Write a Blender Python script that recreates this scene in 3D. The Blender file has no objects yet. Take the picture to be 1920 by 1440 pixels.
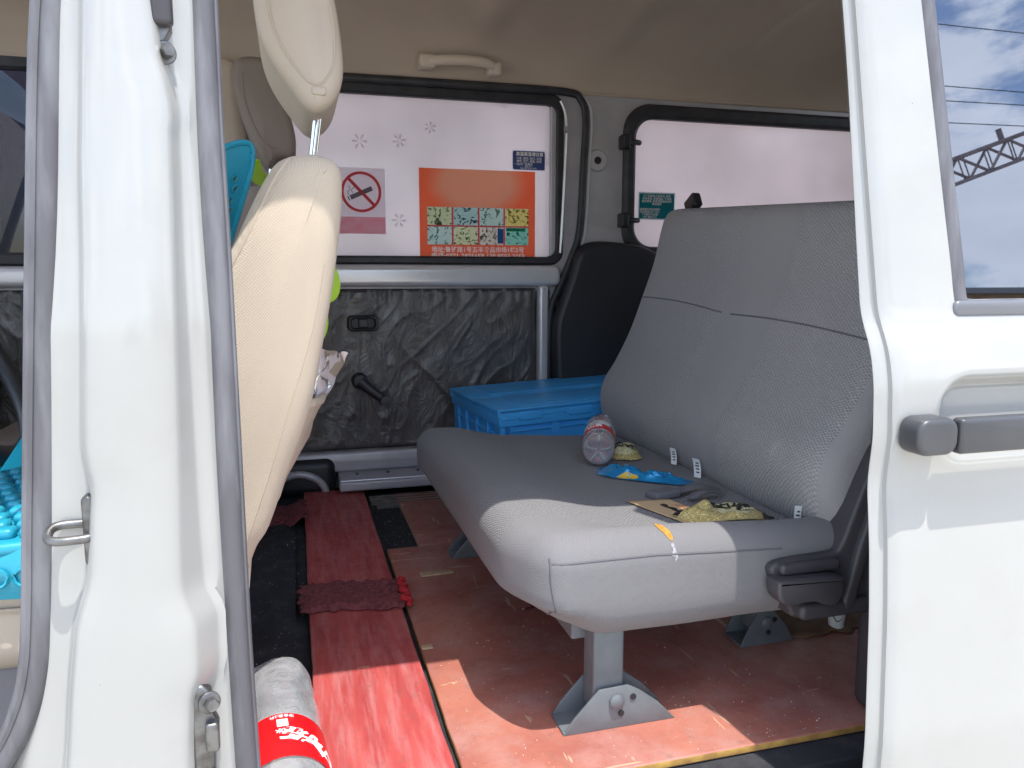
import bpy, bmesh, math, random
from math import sin, cos, pi, radians, sqrt, tan, atan2
from mathutils import Vector, Matrix, noise
from mathutils.bvhtree import BVHTree
random.seed(7)
SC = bpy.context.scene
COL = SC.collection

# ------------------------------------------------------------------ camera, world, sun, exposure
cam_data = bpy.data.cameras.new('camera')
cam = bpy.data.objects.new('camera', cam_data); COL.objects.link(cam)
cam_data.sensor_width = 36.0; cam_data.lens = 27.09
cam_data.clip_start = 0.02; cam_data.clip_end = 2000
YAW, PITCH = radians(15.7), radians(8.0)
fw = Vector((sin(YAW)*cos(PITCH), cos(YAW)*cos(PITCH), -sin(PITCH)))
cam.location = (0, 0, 0.63)
cam.rotation_euler = fw.to_track_quat('-Z', 'Y').to_euler()
SC.camera = cam

SUN = Vector((0.075, -0.30, 1.0)).normalized()
W = bpy.data.worlds.new('World'); SC.world = W; W.use_nodes = True
nt = W.node_tree; nt.nodes.clear()
N = nt.nodes.new; L = nt.links.new
out = N('ShaderNodeOutputWorld'); bg = N('ShaderNodeBackground'); bg.inputs[1].default_value = 0.15
sky = N('ShaderNodeTexSky'); sky.sky_type = 'NISHITA'; sky.sun_disc = False
sky.sun_elevation = math.asin(SUN.z); sky.sun_rotation = radians(166); sky.air_density = 1.0; sky.dust_density = 1.2
tc = N('ShaderNodeTexCoord'); mp = N('ShaderNodeMapping'); mp.inputs['Scale'].default_value = (1, 1, 2.2)
mp.inputs['Location'].default_value = (3.1, 1.7, 0.4)
n1 = N('ShaderNodeTexNoise'); n1.inputs['Scale'].default_value = 4.2; n1.inputs['Detail'].default_value = 9; n1.inputs['Roughness'].default_value = 0.58
cr = N('ShaderNodeValToRGB'); cr.color_ramp.elements[0].position = 0.50; cr.color_ramp.elements[1].position = 0.61
cr.color_ramp.interpolation = 'EASE'
n2 = N('ShaderNodeTexNoise'); n2.inputs['Scale'].default_value = 7; n2.inputs['Detail'].default_value = 6
cc = N('ShaderNodeMixRGB'); cc.inputs[1].default_value = (5.2, 5.5, 6.2, 1); cc.inputs[2].default_value = (9.5, 9.6, 9.8, 1)
mx = N('ShaderNodeMixRGB')
L(tc.outputs['Generated'], mp.inputs[0]); L(mp.outputs[0], n1.inputs['Vector']); L(mp.outputs[0], n2.inputs['Vector'])
L(n1.outputs[0], cr.inputs[0]); L(n2.outputs[0], cc.inputs[0])
L(cr.outputs[0], mx.inputs[0]); L(sky.outputs[0], mx.inputs[1]); L(cc.outputs[0], mx.inputs[2])
L(mx.outputs[0], bg.inputs[0]); L(bg.outputs[0], out.inputs[0])

sl = bpy.data.lights.new('sun', 'SUN'); sl.energy = 2.0; sl.angle = radians(0.55); sl.color = (1.0, 0.96, 0.89)
so = bpy.data.objects.new('sun', sl); COL.objects.link(so)
so.rotation_euler = SUN.to_track_quat('Z', 'Y').to_euler(); so.location = (3, -6, 20)

SC.render.engine = 'CYCLES'
SC.view_settings.view_transform = 'Standard'; SC.view_settings.look = 'None'
SC.view_settings.gamma = 1; SC.view_settings.use_curve_mapping = False
SC.view_settings.exposure = 1.5
SC.cycles.use_denoising = True
SC.cycles.max_bounces = 12; SC.cycles.diffuse_bounces = 8; SC.cycles.glossy_bounces = 5
SC.cycles.transmission_bounces = 8; SC.cycles.transparent_max_bounces = 12
SC.cycles.sample_clamp_indirect = 6

# ------------------------------------------------------------------ helpers: geometry
class G:
    def __init__(s): s.v = []; s.f = []
    def add(s, vf):
        v, f = vf; o = len(s.v)
        s.v += [tuple(p) for p in v]; s.f += [tuple(i+o for i in q) for q in f]
        return s

def xf(vf, M):
    return [tuple(M @ Vector(p)) for p in vf[0]], vf[1]

def dfm(vf, fn):
    return [tuple(fn(*p)) for p in vf[0]], vf[1]

def rbox(lo, hi, r, k=3, m=2):
    ax = []
    mm = m if isinstance(m, (tuple, list)) else (m, m, m)
    for a in range(3):
        rr = min(r, (hi[a]-lo[a])/2*0.999)
        c = [lo[a] + rr*(1-tan(radians(45)*(1-i/k))) for i in range(k+1)]
        d = [hi[a] - rr*(1-tan(radians(45)*(1-i/k))) for i in range(k, -1, -1)]
        mid = [c[-1] + (d[0]-c[-1])*i/mm[a] for i in range(1, mm[a])]
        ax.append((c+mid+d, rr))
    V = {}; vs = []; fs = []
    def vid(i, j, l):
        key = (i, j, l)
        if key not in V:
            p = Vector((ax[0][0][i], ax[1][0][j], ax[2][0][l]))
            q = Vector([min(max(p[a], lo[a]+ax[a][1]), hi[a]-ax[a][1]) for a in range(3)])
            d = p-q
            rad = min(ax[a][1] for a in range(3))
            if d.length > 1e-9:
                if abs(ax[0][1]-ax[1][1]) < 1e-6 and abs(ax[1][1]-ax[2][1]) < 1e-6:
                    p = q + d.normalized()*rad
                else:
                    e = Vector([d[a]/ax[a][1] for a in range(3)]).normalized()
                    p = q + Vector([e[a]*ax[a][1] for a in range(3)])
            V[key] = len(vs); vs.append(tuple(p))
        return V[key]
    nx, ny, nz = (len(ax[a][0])-1 for a in range(3))
    for i in range(nx):
        for j in range(ny):
            fs.append((vid(i,j,0), vid(i,j+1,0), vid(i+1,j+1,0), vid(i+1,j,0)))
            fs.append((vid(i,j,nz), vid(i+1,j,nz), vid(i+1,j+1,nz), vid(i,j+1,nz)))
    for i in range(nx):
        for l in range(nz):
            fs.append((vid(i,0,l), vid(i+1,0,l), vid(i+1,0,l+1), vid(i,0,l+1)))
            fs.append((vid(i,ny,l), vid(i,ny,l+1), vid(i+1,ny,l+1), vid(i+1,ny,l)))
    for j in range(ny):
        for l in range(nz):
            fs.append((vid(0,j,l), vid(0,j,l+1), vid(0,j+1,l+1), vid(0,j+1,l)))
            fs.append((vid(nx,j,l), vid(nx,j+1,l), vid(nx,j+1,l+1), vid(nx,j,l+1)))
    return vs, fs

def box(lo, hi, r=0.003):
    return rbox(lo, hi, r, 2, 1)

def catmull(pts, n=4, closed=False):
    P = [Vector(p) for p in pts]; o = []
    m = len(P)
    rng = range(m) if closed else range(m-1)
    for i in rng:
        if closed: a, b, c, d = P[i-1], P[i], P[(i+1) % m], P[(i+2) % m]
        else: a, b, c, d = P[max(i-1, 0)], P[i], P[i+1], P[min(i+2, m-1)]
        for j in range(n):
            t = j/n
            o.append(0.5*((2*b) + (c-a)*t + (2*a-5*b+4*c-d)*t*t + (3*b-a-3*c+d)*t**3))
    if not closed: o.append(P[-1])
    return o

def tube(path, r, seg=8, closed=False, rb=None, up=(0, 0, 1), caps=True, rfn=None):
    P = [Vector(p) for p in path]; n = len(P); vs = []; fs = []
    rb = r if rb is None else rb
    U0 = Vector(up)
    for i in range(n):
        if closed: t = P[(i+1) % n]-P[i-1]
        else: t = P[min(i+1, n-1)]-P[max(i-1, 0)]
        t.normalize()
        s = t.cross(U0)
        if s.length < 1e-4: s = t.cross(Vector((1, 0.01, 0)))
        s.normalize(); u = s.cross(t).normalized()
        k = rfn(i/(n-1)) if rfn else 1
        for j in range(seg):
            a = 2*pi*j/seg
            vs.append(tuple(P[i] + s*cos(a)*r*k + u*sin(a)*rb*k))
    for i in range(n if closed else n-1):
        i2 = (i+1) % n
        for j in range(seg):
            j2 = (j+1) % seg
            fs.append((i*seg+j, i*seg+j2, i2*seg+j2, i2*seg+j))
    if caps and not closed:
        fs.append(tuple(range(seg))[::-1]); fs.append(tuple((n-1)*seg+j for j in range(seg)))
    return vs, fs

def loft(loops, closed=True, caps=True):
    vs = []; fs = []; m = len(loops[0])
    for l in loops: vs += [tuple(p) for p in l]
    for i in range(len(loops)-1):
        for j in range(m if closed else m-1):
            j2 = (j+1) % m
            fs.append((i*m+j, i*m+j2, (i+1)*m+j2, (i+1)*m+j))
    if caps:
        fs.append(tuple(range(m))[::-1]); fs.append(tuple((len(loops)-1)*m+j for j in range(m)))
    return vs, fs

def inset2(poly, d):
    n = len(poly); o = []
    area = sum(poly[i][0]*poly[(i+1) % n][1]-poly[(i+1) % n][0]*poly[i][1] for i in range(n))
    sg = 1 if area > 0 else -1
    for i in range(n):
        a, b, c = Vector(poly[i-1]), Vector(poly[i]), Vector(poly[(i+1) % n])
        e1 = (b-a); e2 = (c-b)
        if e1.length < 1e-9: e1 = e2
        if e2.length < 1e-9: e2 = e1
        e1.normalize(); e2.normalize()
        n1 = Vector((-e1.y, e1.x))*sg; n2 = Vector((-e2.y, e2.x))*sg
        m = n1+n2
        if m.length < 0.2: m = n1
        m.normalize()
        k = d/max(0.5, m.dot(n1))
        o.append((b.x+m.x*k, b.y+m.y*k))
    return o

def pillow(poly, y0, y1, r, k=5, dome=0.0, mid=1, mapf=None):
    """polygon in (x,z) swept along y with rounded rims; mapf((a,b),y)->xyz"""
    mapf = mapf or (lambda p, y: (p[0], y, p[1]))
    loops = []
    def ring(ins, y): loops.append([mapf(p, y) for p in inset2(poly, ins)])
    cx = sum(p[0] for p in poly)/len(poly); cz = sum(p[1] for p in poly)/len(poly)
    base = inset2(poly, r)
    def sring(s, y): loops.append([mapf((cx+(p[0]-cx)*s, cz+(p[1]-cz)*s), y) for p in base])
    sgn = 1 if y1 > y0 else -1
    if dome:
        for s in (0.02, 0.25, 0.5, 0.75, 0.9): sring(s, y0-sgn*dome*(1-s*s))
    for i in range(k+1):
        a = pi/2*i/k; ring(r*(1-sin(a)), y0+sgn*r*(1-cos(a)))
    for i in range(1, mid): ring(0, y0+sgn*r+(y1-y0-2*sgn*r)*i/mid)
    for i in range(k, -1, -1):
        a = pi/2*i/k; ring(r*(1-sin(a)), y1-sgn*r*(1-cos(a)))
    if dome:
        for s in (0.9, 0.75, 0.5, 0.25, 0.02): sring(s, y1+sgn*dome*(1-s*s))
    return loft(loops)

def rrect(x0, x1, z0, z1, r, n=6):
    o = []
    for cx, cz, a0 in ((x1-r, z1-r, 0), (x0+r, z1-r, 90), (x0+r, z0+r, 180), (x1-r, z0+r, 270)):
        for i in range(n+1):
            a = radians(a0+90*i/n); o.append((cx+r*cos(a), cz+r*sin(a)))
    return o

def frame(outer, inner, y0, y1, bev=0.0):
    """ring between two same-length (x,z) loops, from y0 (towards camera) to y1"""
    mk = lambda l, y: [(p[0], y, p[1]) for p in l]
    loops = [mk(outer, y1), mk(outer, y0+bev), mk(inset2(outer, bev), y0), mk(inset2(inner, -bev), y0), mk(inner, y0+bev), mk(inner, y1)]
    m = len(outer); vs = []; fs = []
    for l in loops: vs += l
    k = len(loops)
    for i in range(k):
        i2 = (i+1) % k
        for j in range(m):
            j2 = (j+1) % m
            fs.append((i*m+j, i*m+j2, i2*m+j2, i2*m+j))
    return vs, fs

def lathe(prof, p0, axis, seg=32, cap=True, rfn=None):
    A = Vector(axis).normalized(); s = A.cross(Vector((0, 0, 1)))
    if s.length < 1e-3: s = Vector((1, 0, 0))
    s.normalize(); u = s.cross(A)
    vs = []; fs = []; n = len(prof); p0 = Vector(p0)
    for i, (r, h) in enumerate(prof):
        for j in range(seg):
            a = 2*pi*j/seg
            rr = r*(rfn(a, h) if rfn else 1)
            vs.append(tuple(p0 + A*h + s*cos(a)*rr + u*sin(a)*rr))
    for i in range(n-1):
        for j in range(seg):
            j2 = (j+1) % seg
            fs.append((i*seg+j, i*seg+j2, (i+1)*seg+j2, (i+1)*seg+j))
    if cap:
        fs.append(tuple(range(seg))[::-1]); fs.append(tuple((n-1)*seg+j for j in range(seg)))
    return vs, fs

def gridf(fn, nu, nv, thick=None):
    """sheet fn(u,v)->xyz, u,v in 0..1; thick = offset vector for a closed slab"""
    vs = []; fs = []
    T = Vector(thick) if thick is not None else None
    for i in range(nu+1):
        for j in range(nv+1): vs.append(tuple(fn(i/nu, j/nv)))
    W1 = nv+1
    for i in range(nu):
        for j in range(nv): fs.append((i*W1+j, (i+1)*W1+j, (i+1)*W1+j+1, i*W1+j+1))
    if T is not None:
        o = len(vs); vs += [tuple(Vector(p)+T) for p in vs[:o]]
        fs += [tuple(o+k for k in q[::-1]) for q in fs[:]]
        rim = [i*W1 for i in range(nu+1)] + [nu*W1+j for j in range(1, nv+1)] + [i*W1+nv for i in range(nu-1, -1, -1)] + [j for j in range(nv-1, 0, -1)]
        for a in range(len(rim)):
            p, q = rim[a], rim[(a+1) % len(rim)]
            fs.append((q, p, p+o, q+o))
    return vs, fs

def smooth01(t):
    t = min(max(t, 0), 1); return t*t*(3-2*t)

def interp(tab, z):
    """piecewise linear, tab sorted by key"""
    if z <= tab[0][0]: return tab[0][1]
    for (a, b), (c, d) in zip(tab, tab[1:]):
        if z <= c: return b+(d-b)*(z-a)/(c-a)
    return tab[-1][1]

def fbm(x, y, z, o=4):
    return noise.fractal(Vector((x, y, z)), 1.0, 2.0, o)

# ------------------------------------------------------------------ helpers: objects
def link(o, parent):
    COL.objects.link(o)
    if parent is not None:
        o.parent = parent
        if parent.type == 'EMPTY': o.matrix_parent_inverse = Matrix.Translation(-Vector(parent.location))
    return o

def part(name, g, mat, parent=None, smooth=True, ang=40, label=None, kind=None):
    if not isinstance(g, G): g = G().add(g)
    me = bpy.data.meshes.new(name); me.from_pydata(g.v, [], g.f)
    bm = bmesh.new(); bm.from_mesh(me); bmesh.ops.recalc_face_normals(bm, faces=bm.faces); bm.to_mesh(me); bm.free()
    me.materials.append(mat)
    if smooth:
        me.shade_smooth(); me.set_sharp_from_angle(angle=radians(ang))
    o = bpy.data.objects.new(name, me); link(o, parent)
    if label: o['label'] = label
    if kind: o['kind'] = kind
    return o

def tag(o, label, cat, group=None):
    o['label'] = label; o['category'] = cat
    if group: o['group'] = group
    return o

def thing(name, loc, label, cat, group=None):
    e = bpy.data.objects.new(name, None); e.location = loc; e.empty_display_size = 0.05
    COL.objects.link(e); return tag(e, label, cat, group)

def text(name, body, size, M, mat, parent, ext=0.0003, align='CENTER', bold=0.0, label=None, shear=0, bend=None):
    cu = bpy.data.curves.new('text', 'FONT'); cu.body = body; cu.size = size; cu.extrude = ext
    cu.align_x = align; cu.align_y = 'CENTER'; cu.offset = bold; cu.resolution_u = 2; cu.shear = shear
    t = bpy.data.objects.new('text', cu); COL.objects.link(t)
    dg = bpy.context.evaluated_depsgraph_get()
    me = bpy.data.meshes.new_from_object(t.evaluated_get(dg))
    bpy.data.objects.remove(t); bpy.data.curves.remove(cu)
    if bend:
        for v in me.vertices: v.co = bend(v.co)
    else: me.transform(M)
    me.materials.clear(); me.materials.append(mat); me.name = name
    o = bpy.data.objects.new(name, me); link(o, parent)
    if label: o['label'] = label
    return o

def drape(o, pts, d, off=0.0):
    """drop points onto mesh object o along direction d"""
    me = o.data
    b = BVHTree.FromPolygons([v.co[:] for v in me.vertices], [p.vertices[:] for p in me.polygons])
    r = []
    for p in pts:
        h = b.ray_cast(Vector(p), Vector(d).normalized())
        if h[0] is not None: r.append(h[0] - Vector(d).normalized()*off)
    return r

# facing the camera side (-Y): local x -> +X, local y -> +Z, local z -> -Y
def face_near(x, y, z, rot=0):
    return Matrix.Translation((x, y, z)) @ Matrix(((1,0,0,0),(0,0,-1,0),(0,1,0,0),(0,0,0,1))) @ Matrix.Rotation(rot, 4, 'Z')

def bolt(c, axis, r=0.008, h=0.008):
    g = G(); c = Vector(c); A = Vector(axis).normalized()
    g.add(lathe([(r*1.6, 0), (r*1.6, h*0.25), (r*1.45, h*0.32)], c, A, 20))
    g.add(lathe([(r, h*0.2), (r, h*0.95), (r*0.85, h*1.1)], c, A, 6))
    return g

# ------------------------------------------------------------------ helpers: materials
def newmat(name):
    m = bpy.data.materials.new(name); m.use_nodes = True
    nt = m.node_tree; b = nt.nodes['Principled BSDF']
    return m, nt, b

def mat(name, col, rough=0.5, metal=0.0, col2=None, nscale=8, namt=(0.4, 0.65), bump=0, bscale=60, bdist=0.002, coat=0, spec=0.5, stretch=None, rvar=0.0, sheen=0, detail=5):
    m, nt, b = newmat(name); N = nt.nodes.new; L = nt.links.new
    b.inputs['Base Color'].default_value = (*col, 1); b.inputs['Roughness'].default_value = rough
    b.inputs['Metallic'].default_value = metal; b.inputs['Coat Weight'].default_value = coat
    b.inputs['Coat Roughness'].default_value = 0.08; b.inputs['Specular IOR Level'].default_value = spec
    if sheen: b.inputs['Sheen Weight'].default_value = sheen
    tc = N('ShaderNodeTexCoord'); v = tc.outputs['Object']
    if stretch:
        mp = N('ShaderNodeMapping'); mp.inputs['Scale'].default_value = stretch; L(v, mp.inputs[0]); v = mp.outputs[0]
    if col2 is not None:
        n = N('ShaderNodeTexNoise'); n.inputs['Scale'].default_value = nscale; n.inputs['Detail'].default_value = detail; L(v, n.inputs['Vector'])
        r = N('ShaderNodeMapRange'); r.inputs[1].default_value = namt[0]; r.inputs[2].default_value = namt[1]; L(n.outputs[0], r.inputs[0])
        x = N('ShaderNodeMixRGB'); x.inputs[1].default_value = (*col, 1); x.inputs[2].default_value = (*col2, 1)
        L(r.outputs[0], x.inputs[0]); L(x.outputs[0], b.inputs['Base Color'])
        if rvar:
            rr = N('ShaderNodeMapRange'); rr.inputs[3].default_value = rough-rvar; rr.inputs[4].default_value = rough+rvar
            L(n.outputs[0], rr.inputs[0]); L(rr.outputs[0], b.inputs['Roughness'])
    if bump:
        n = N('ShaderNodeTexNoise'); n.inputs['Scale'].default_value = bscale; n.inputs['Detail'].default_value = 6; L(v, n.inputs['Vector'])
        bp = N('ShaderNodeBump'); bp.inputs['Strength'].default_value = bump; bp.inputs['Distance'].default_value = bdist
        L(n.outputs[0], bp.inputs['Height']); L(bp.outputs[0], b.inputs['Normal'])
    return m

def weave(name, col, col2, ky, kx, dist, rough=0.9, coarse=None, sheen=0.1, dirt=None):
    """woven cloth: crossed sines in object space, coarser inside y ranges"""
    m, nt, b = newmat(name); N = nt.nodes.new; L = nt.links.new
    b.inputs['Roughness'].default_value = rough; b.inputs['Sheen Weight'].default_value = sheen
    b.inputs['Specular IOR Level'].default_value = 0.2
    tc = N('ShaderNodeTexCoord'); sp = N('ShaderNodeSeparateXYZ')
    jn = N('ShaderNodeTexNoise'); jn.inputs['Scale'].default_value = 90; jn.inputs['Detail'].default_value = 2; L(tc.outputs['Object'], jn.inputs['Vector'])
    js = N('ShaderNodeVectorMath'); js.operation = 'SCALE'; js.inputs['Scale'].default_value = .0015 if coarse == 'side' else .006; L(jn.outputs['Color'], js.inputs[0])
    ja = N('ShaderNodeVectorMath'); ja.operation = 'ADD'; L(tc.outputs['Object'], ja.inputs[0]); L(js.outputs[0], ja.inputs[1]); L(ja.outputs[0], sp.inputs[0])
    def mth(op, a, c=None):
        n = N('ShaderNodeMath'); n.operation = op
        for i, q in enumerate((a, c)):
            if q is None: continue
            if isinstance(q, (int, float)): n.inputs[i].default_value = q
            else: L(q, n.inputs[i])
        return n.outputs[0]
    xz = mth('SUBTRACT', sp.outputs[2], sp.outputs[0]) if coarse == 'side' else mth('ADD', sp.outputs[0], sp.outputs[2])
    yy = sp.outputs[1]
    def pat(k1, k2):
        a = mth('SINE', mth('MULTIPLY', yy, k1)); c = mth('SINE', mth('MULTIPLY', xz, k2))
        return mth('MULTIPLY', mth('ADD', mth('MULTIPLY', a, c), 1.0), 0.5)
    fine = pat(ky*2.2, kx*2.2) if not (coarse == 'side') else None
    if coarse == 'side':
        a = mth('SINE', mth('MULTIPLY', mth('ADD', sp.outputs[0], mth('MULTIPLY', sp.outputs[1], 1.0)), ky)); c = mth('SINE', mth('MULTIPLY', sp.outputs[2], kx))
        h = mth('MULTIPLY', mth('ADD', mth('MULTIPLY', a, c), 1.0), 0.5); big = None
    else:
        cp = pat(ky, kx); msk = None
        for (y0, y1) in coarse:
            q = mth('MULTIPLY', mth('GREATER_THAN', yy, y0), mth('LESS_THAN', yy, y1))
            msk = q if msk is None else mth('ADD', msk, q)
        mxn = N('ShaderNodeMixRGB'); L(msk, mxn.inputs[0]); L(mth('ADD', mth('MULTIPLY', fine, 0.3), 0.28), mxn.inputs[1]); L(cp, mxn.inputs[2]); h = mxn.outputs[0]
    x = N('ShaderNodeMixRGB'); x.inputs[1].default_value = (*col2, 1); x.inputs[2].default_value = (*col, 1); L(h, x.inputs[0])
    ns = N('ShaderNodeTexNoise'); ns.inputs['Scale'].default_value = 5; ns.inputs['Detail'].default_value = 6
    L(tc.outputs['Object'], ns.inputs['Vector'])
    r = N('ShaderNodeMapRange'); r.inputs[1].default_value = 0.35; r.inputs[2].default_value = 0.7; r.inputs[3].default_value = 0.0; r.inputs[4].default_value = 0.4
    L(ns.outputs[0], r.inputs[0])
    x2 = N('ShaderNodeMixRGB'); L(r.outputs[0], x2.inputs[0]); L(x.outputs[0], x2.inputs[1]); x2.inputs[2].default_value = (*(dirt or col2), 1)
    L(x2.outputs[0], b.inputs['Base Color'])
    bp = N('ShaderNodeBump'); bp.inputs['Strength'].default_value = 0.8; bp.inputs['Distance'].default_value = dist
    L(h, bp.inputs['Height']); L(bp.outputs[0], b.inputs['Normal'])
    return m

def frosted(name, col, trans=0.75, clear=0.03, mottled=0.30):
    """translucent film on glass: light from outside glows through"""
    m = bpy.data.materials.new(name); m.use_nodes = True; nt = m.node_tree; nt.nodes.clear(); N = nt.nodes.new; L = nt.links.new
    o = N('ShaderNodeOutputMaterial'); t = N('ShaderNodeBsdfTranslucent'); d = N('ShaderNodeBsdfDiffuse'); g = N('ShaderNodeBsdfGlossy'); tr = N('ShaderNodeBsdfTransparent')
    tc = N('ShaderNodeTexCoord'); n = N('ShaderNodeTexNoise'); n.inputs['Scale'].default_value = 4.0; n.inputs['Detail'].default_value = 6; L(tc.outputs['Object'], n.inputs['Vector'])
    x = N('ShaderNodeMixRGB'); x.inputs[1].default_value = (*[c*(1-mottled) for c in col], 1); x.inputs[2].default_value = (*col, 1); L(n.outputs[0], x.inputs[0])
    L(x.outputs[0], t.inputs[0]); L(x.outputs[0], d.inputs[0]); tr.inputs[0].default_value = (*col, 1)
    g.inputs['Roughness'].default_value = 0.12
    a = N('ShaderNodeMixShader'); a.inputs[0].default_value = trans; L(d.outputs[0], a.inputs[1]); L(t.outputs[0], a.inputs[2])
    c = N('ShaderNodeMixShader'); c.inputs[0].default_value = clear; L(a.outputs[0], c.inputs[1]); L(tr.outputs[0], c.inputs[2])
    f = N('ShaderNodeFresnel'); f.inputs[0].default_value = 1.45
    e = N('ShaderNodeMixShader'); L(f.outputs[0], e.inputs[0]); L(c.outputs[0], e.inputs[1]); L(g.outputs[0], e.inputs[2])
    L(e.outputs[0], o.inputs[0]); return m

def printed(name, col, col2=None, scale=60, trans=0.55, th=(0.45, 0.55), rough=0.5):
    """ink on thin paper or film, partly translucent"""
    m = bpy.data.materials.new(name); m.use_nodes = True; nt = m.node_tree; nt.nodes.clear(); N = nt.nodes.new; L = nt.links.new
    o = N('ShaderNodeOutputMaterial'); t = N('ShaderNodeBsdfTranslucent'); d = N('ShaderNodeBsdfDiffuse')
    a = N('ShaderNodeMixShader'); a.inputs[0].default_value = trans; L(d.outputs[0], a.inputs[1]); L(t.outputs[0], a.inputs[2]); L(a.outputs[0], o.inputs[0])
    if col2 is None:
        d.inputs[0].default_value = (*col, 1); t.inputs[0].default_value = (*col, 1)
    else:
        tc = N('ShaderNodeTexCoord'); n = N('ShaderNodeTexNoise'); n.inputs['Scale'].default_value = scale; n.inputs['Detail'].default_value = 4; n.inputs['Distortion'].default_value = 1.5
        L(tc.outputs['Object'], n.inputs['Vector'])
        r = N('ShaderNodeMapRange'); r.inputs[1].default_value = th[0]; r.inputs[2].default_value = th[1]; L(n.outputs[0], r.inputs[0])
        x = N('ShaderNodeMixRGB'); x.inputs[1].default_value = (*col, 1); x.inputs[2].default_value = (*col2, 1); L(r.outputs[0], x.inputs[0])
        L(x.outputs[0], d.inputs[0]); L(x.outputs[0], t.inputs[0])
    return m

def worn_paint(name, red, dark, wood, wear, stretch):
    """painted plywood: blotched paint, scratches and worn-through wood"""
    m, nt, b = newmat(name); N = nt.nodes.new; L = nt.links.new
    tc = N('ShaderNodeTexCoord'); ob = tc.outputs['Object']
    def nz(scale, detail, st=(1, 1, 1), rough=0.5, rot=0.0, dist=0):
        mp = N('ShaderNodeMapping'); mp.inputs['Scale'].default_value = st; mp.inputs['Rotation'].default_value = (0, 0, rot); L(ob, mp.inputs[0])
        n = N('ShaderNodeTexNoise'); n.inputs['Scale'].default_value = scale; n.inputs['Detail'].default_value = detail; n.inputs['Roughness'].default_value = rough
        n.inputs['Distortion'].default_value = dist
        L(mp.outputs[0], n.inputs['Vector']); return n.outputs[0]
    def rng(s, a, c, lo=0, hi=1):
        r = N('ShaderNodeMapRange'); r.inputs[1].default_value = a; r.inputs[2].default_value = c; r.inputs[3].default_value = lo; r.inputs[4].default_value = hi; L(s, r.inputs[0]); return r.outputs[0]
    def mix(f, a, c):
        x = N('ShaderNodeMixRGB'); L(f, x.inputs[0])
        for i, q in ((1, a), (2, c)):
            if isinstance(q, tuple): x.inputs[i].default_value = (*q, 1)
            else: L(q, x.inputs[i])
        return x.outputs[0]
    c = mix(rng(nz(6, 7, stretch, 0.6), 0.38, 0.66), red, dark)
    pale = tuple(min(1, q*0.72+0.12) for q in red)
    c = mix(rng(nz(9, 8, stretch, 0.65), 0.46, 0.68, 0, 0.75), c, pale)
    grime = nz(45, 8, (1, 1, 1), 0.7)
    c = mix(rng(grime, 0.55, 0.75, 0, 0.45), c, (0.10, 0.075, 0.06))
    s1 = rng(nz(34, 2, (1, 0.16, 1), 0.5, 0.5, 0.8), 0.735-wear*0.02, 0.75-wear*0.02)
    s2 = rng(nz(40, 2, (0.18, 1, 1), 0.5, -0.9, 0.8), 0.735-wear*0.02, 0.75-wear*0.02)
    s3 = rng(nz(48, 6, (1, 1, 1), 0.7), 0.69-wear*0.02, 0.73-wear*0.02)
    c = mix(rng(s1, 0, 1, 0, 0.6), c, wood); c = mix(rng(s2, 0, 1, 0, 0.55), c, wood); c = mix(rng(s3, 0, 1, 0, 0.7), c, tuple(q*1.1 for q in wood))
    L(c, b.inputs['Base Color'])
    L(rng(grime, 0.3, 0.7, 0.38, 0.62), b.inputs['Roughness'])
    bp = N('ShaderNodeBump'); bp.inputs['Strength'].default_value = 0.4; bp.inputs['Distance'].default_value = 0.002
    L(nz(40, 8, stretch, 0.7), bp.inputs['Height']); L(bp.outputs[0], b.inputs['Normal'])
    return m

WHITE = mat('white_pearl_paint', (0.35, 0.350, 0.338), 0.30, coat=0.6, col2=(0.335, 0.333, 0.318), nscale=3, bump=0.02, bscale=400, bdist=0.0005)
GREYMET = mat('grey_primer_metal', (0.50, 0.485, 0.51), 0.38, 0.2, col2=(0.44, 0.425, 0.45), nscale=12)
SILVER = mat('silver_painted_metal', (0.74, 0.73, 0.75), 0.28, 0.3, col2=(0.68, 0.67, 0.69), nscale=10)
RUBBER = mat('grey_dusty_rubber', (0.095, 0.093, 0.104), 0.5, col2=(0.16, 0.16, 0.175), nscale=7, namt=(0.42, 0.62), bump=0.25, bscale=90, bdist=0.001, stretch=(6, 6, 1))
BLACKRUB = mat('black_rubber', (0.022, 0.022, 0.027), 0.5, col2=(0.035, 0.035, 0.04), nscale=20)
BLACKPL = mat('black_plastic', (0.018, 0.018, 0.022), 0.45, bump=0.15, bscale=500, bdist=0.0004)
DARKPL = mat('charcoal_plastic', (0.046, 0.043, 0.049), 0.5, col2=(0.058, 0.054, 0.060), bump=0.2, bscale=600, bdist=0.0004)
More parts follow.
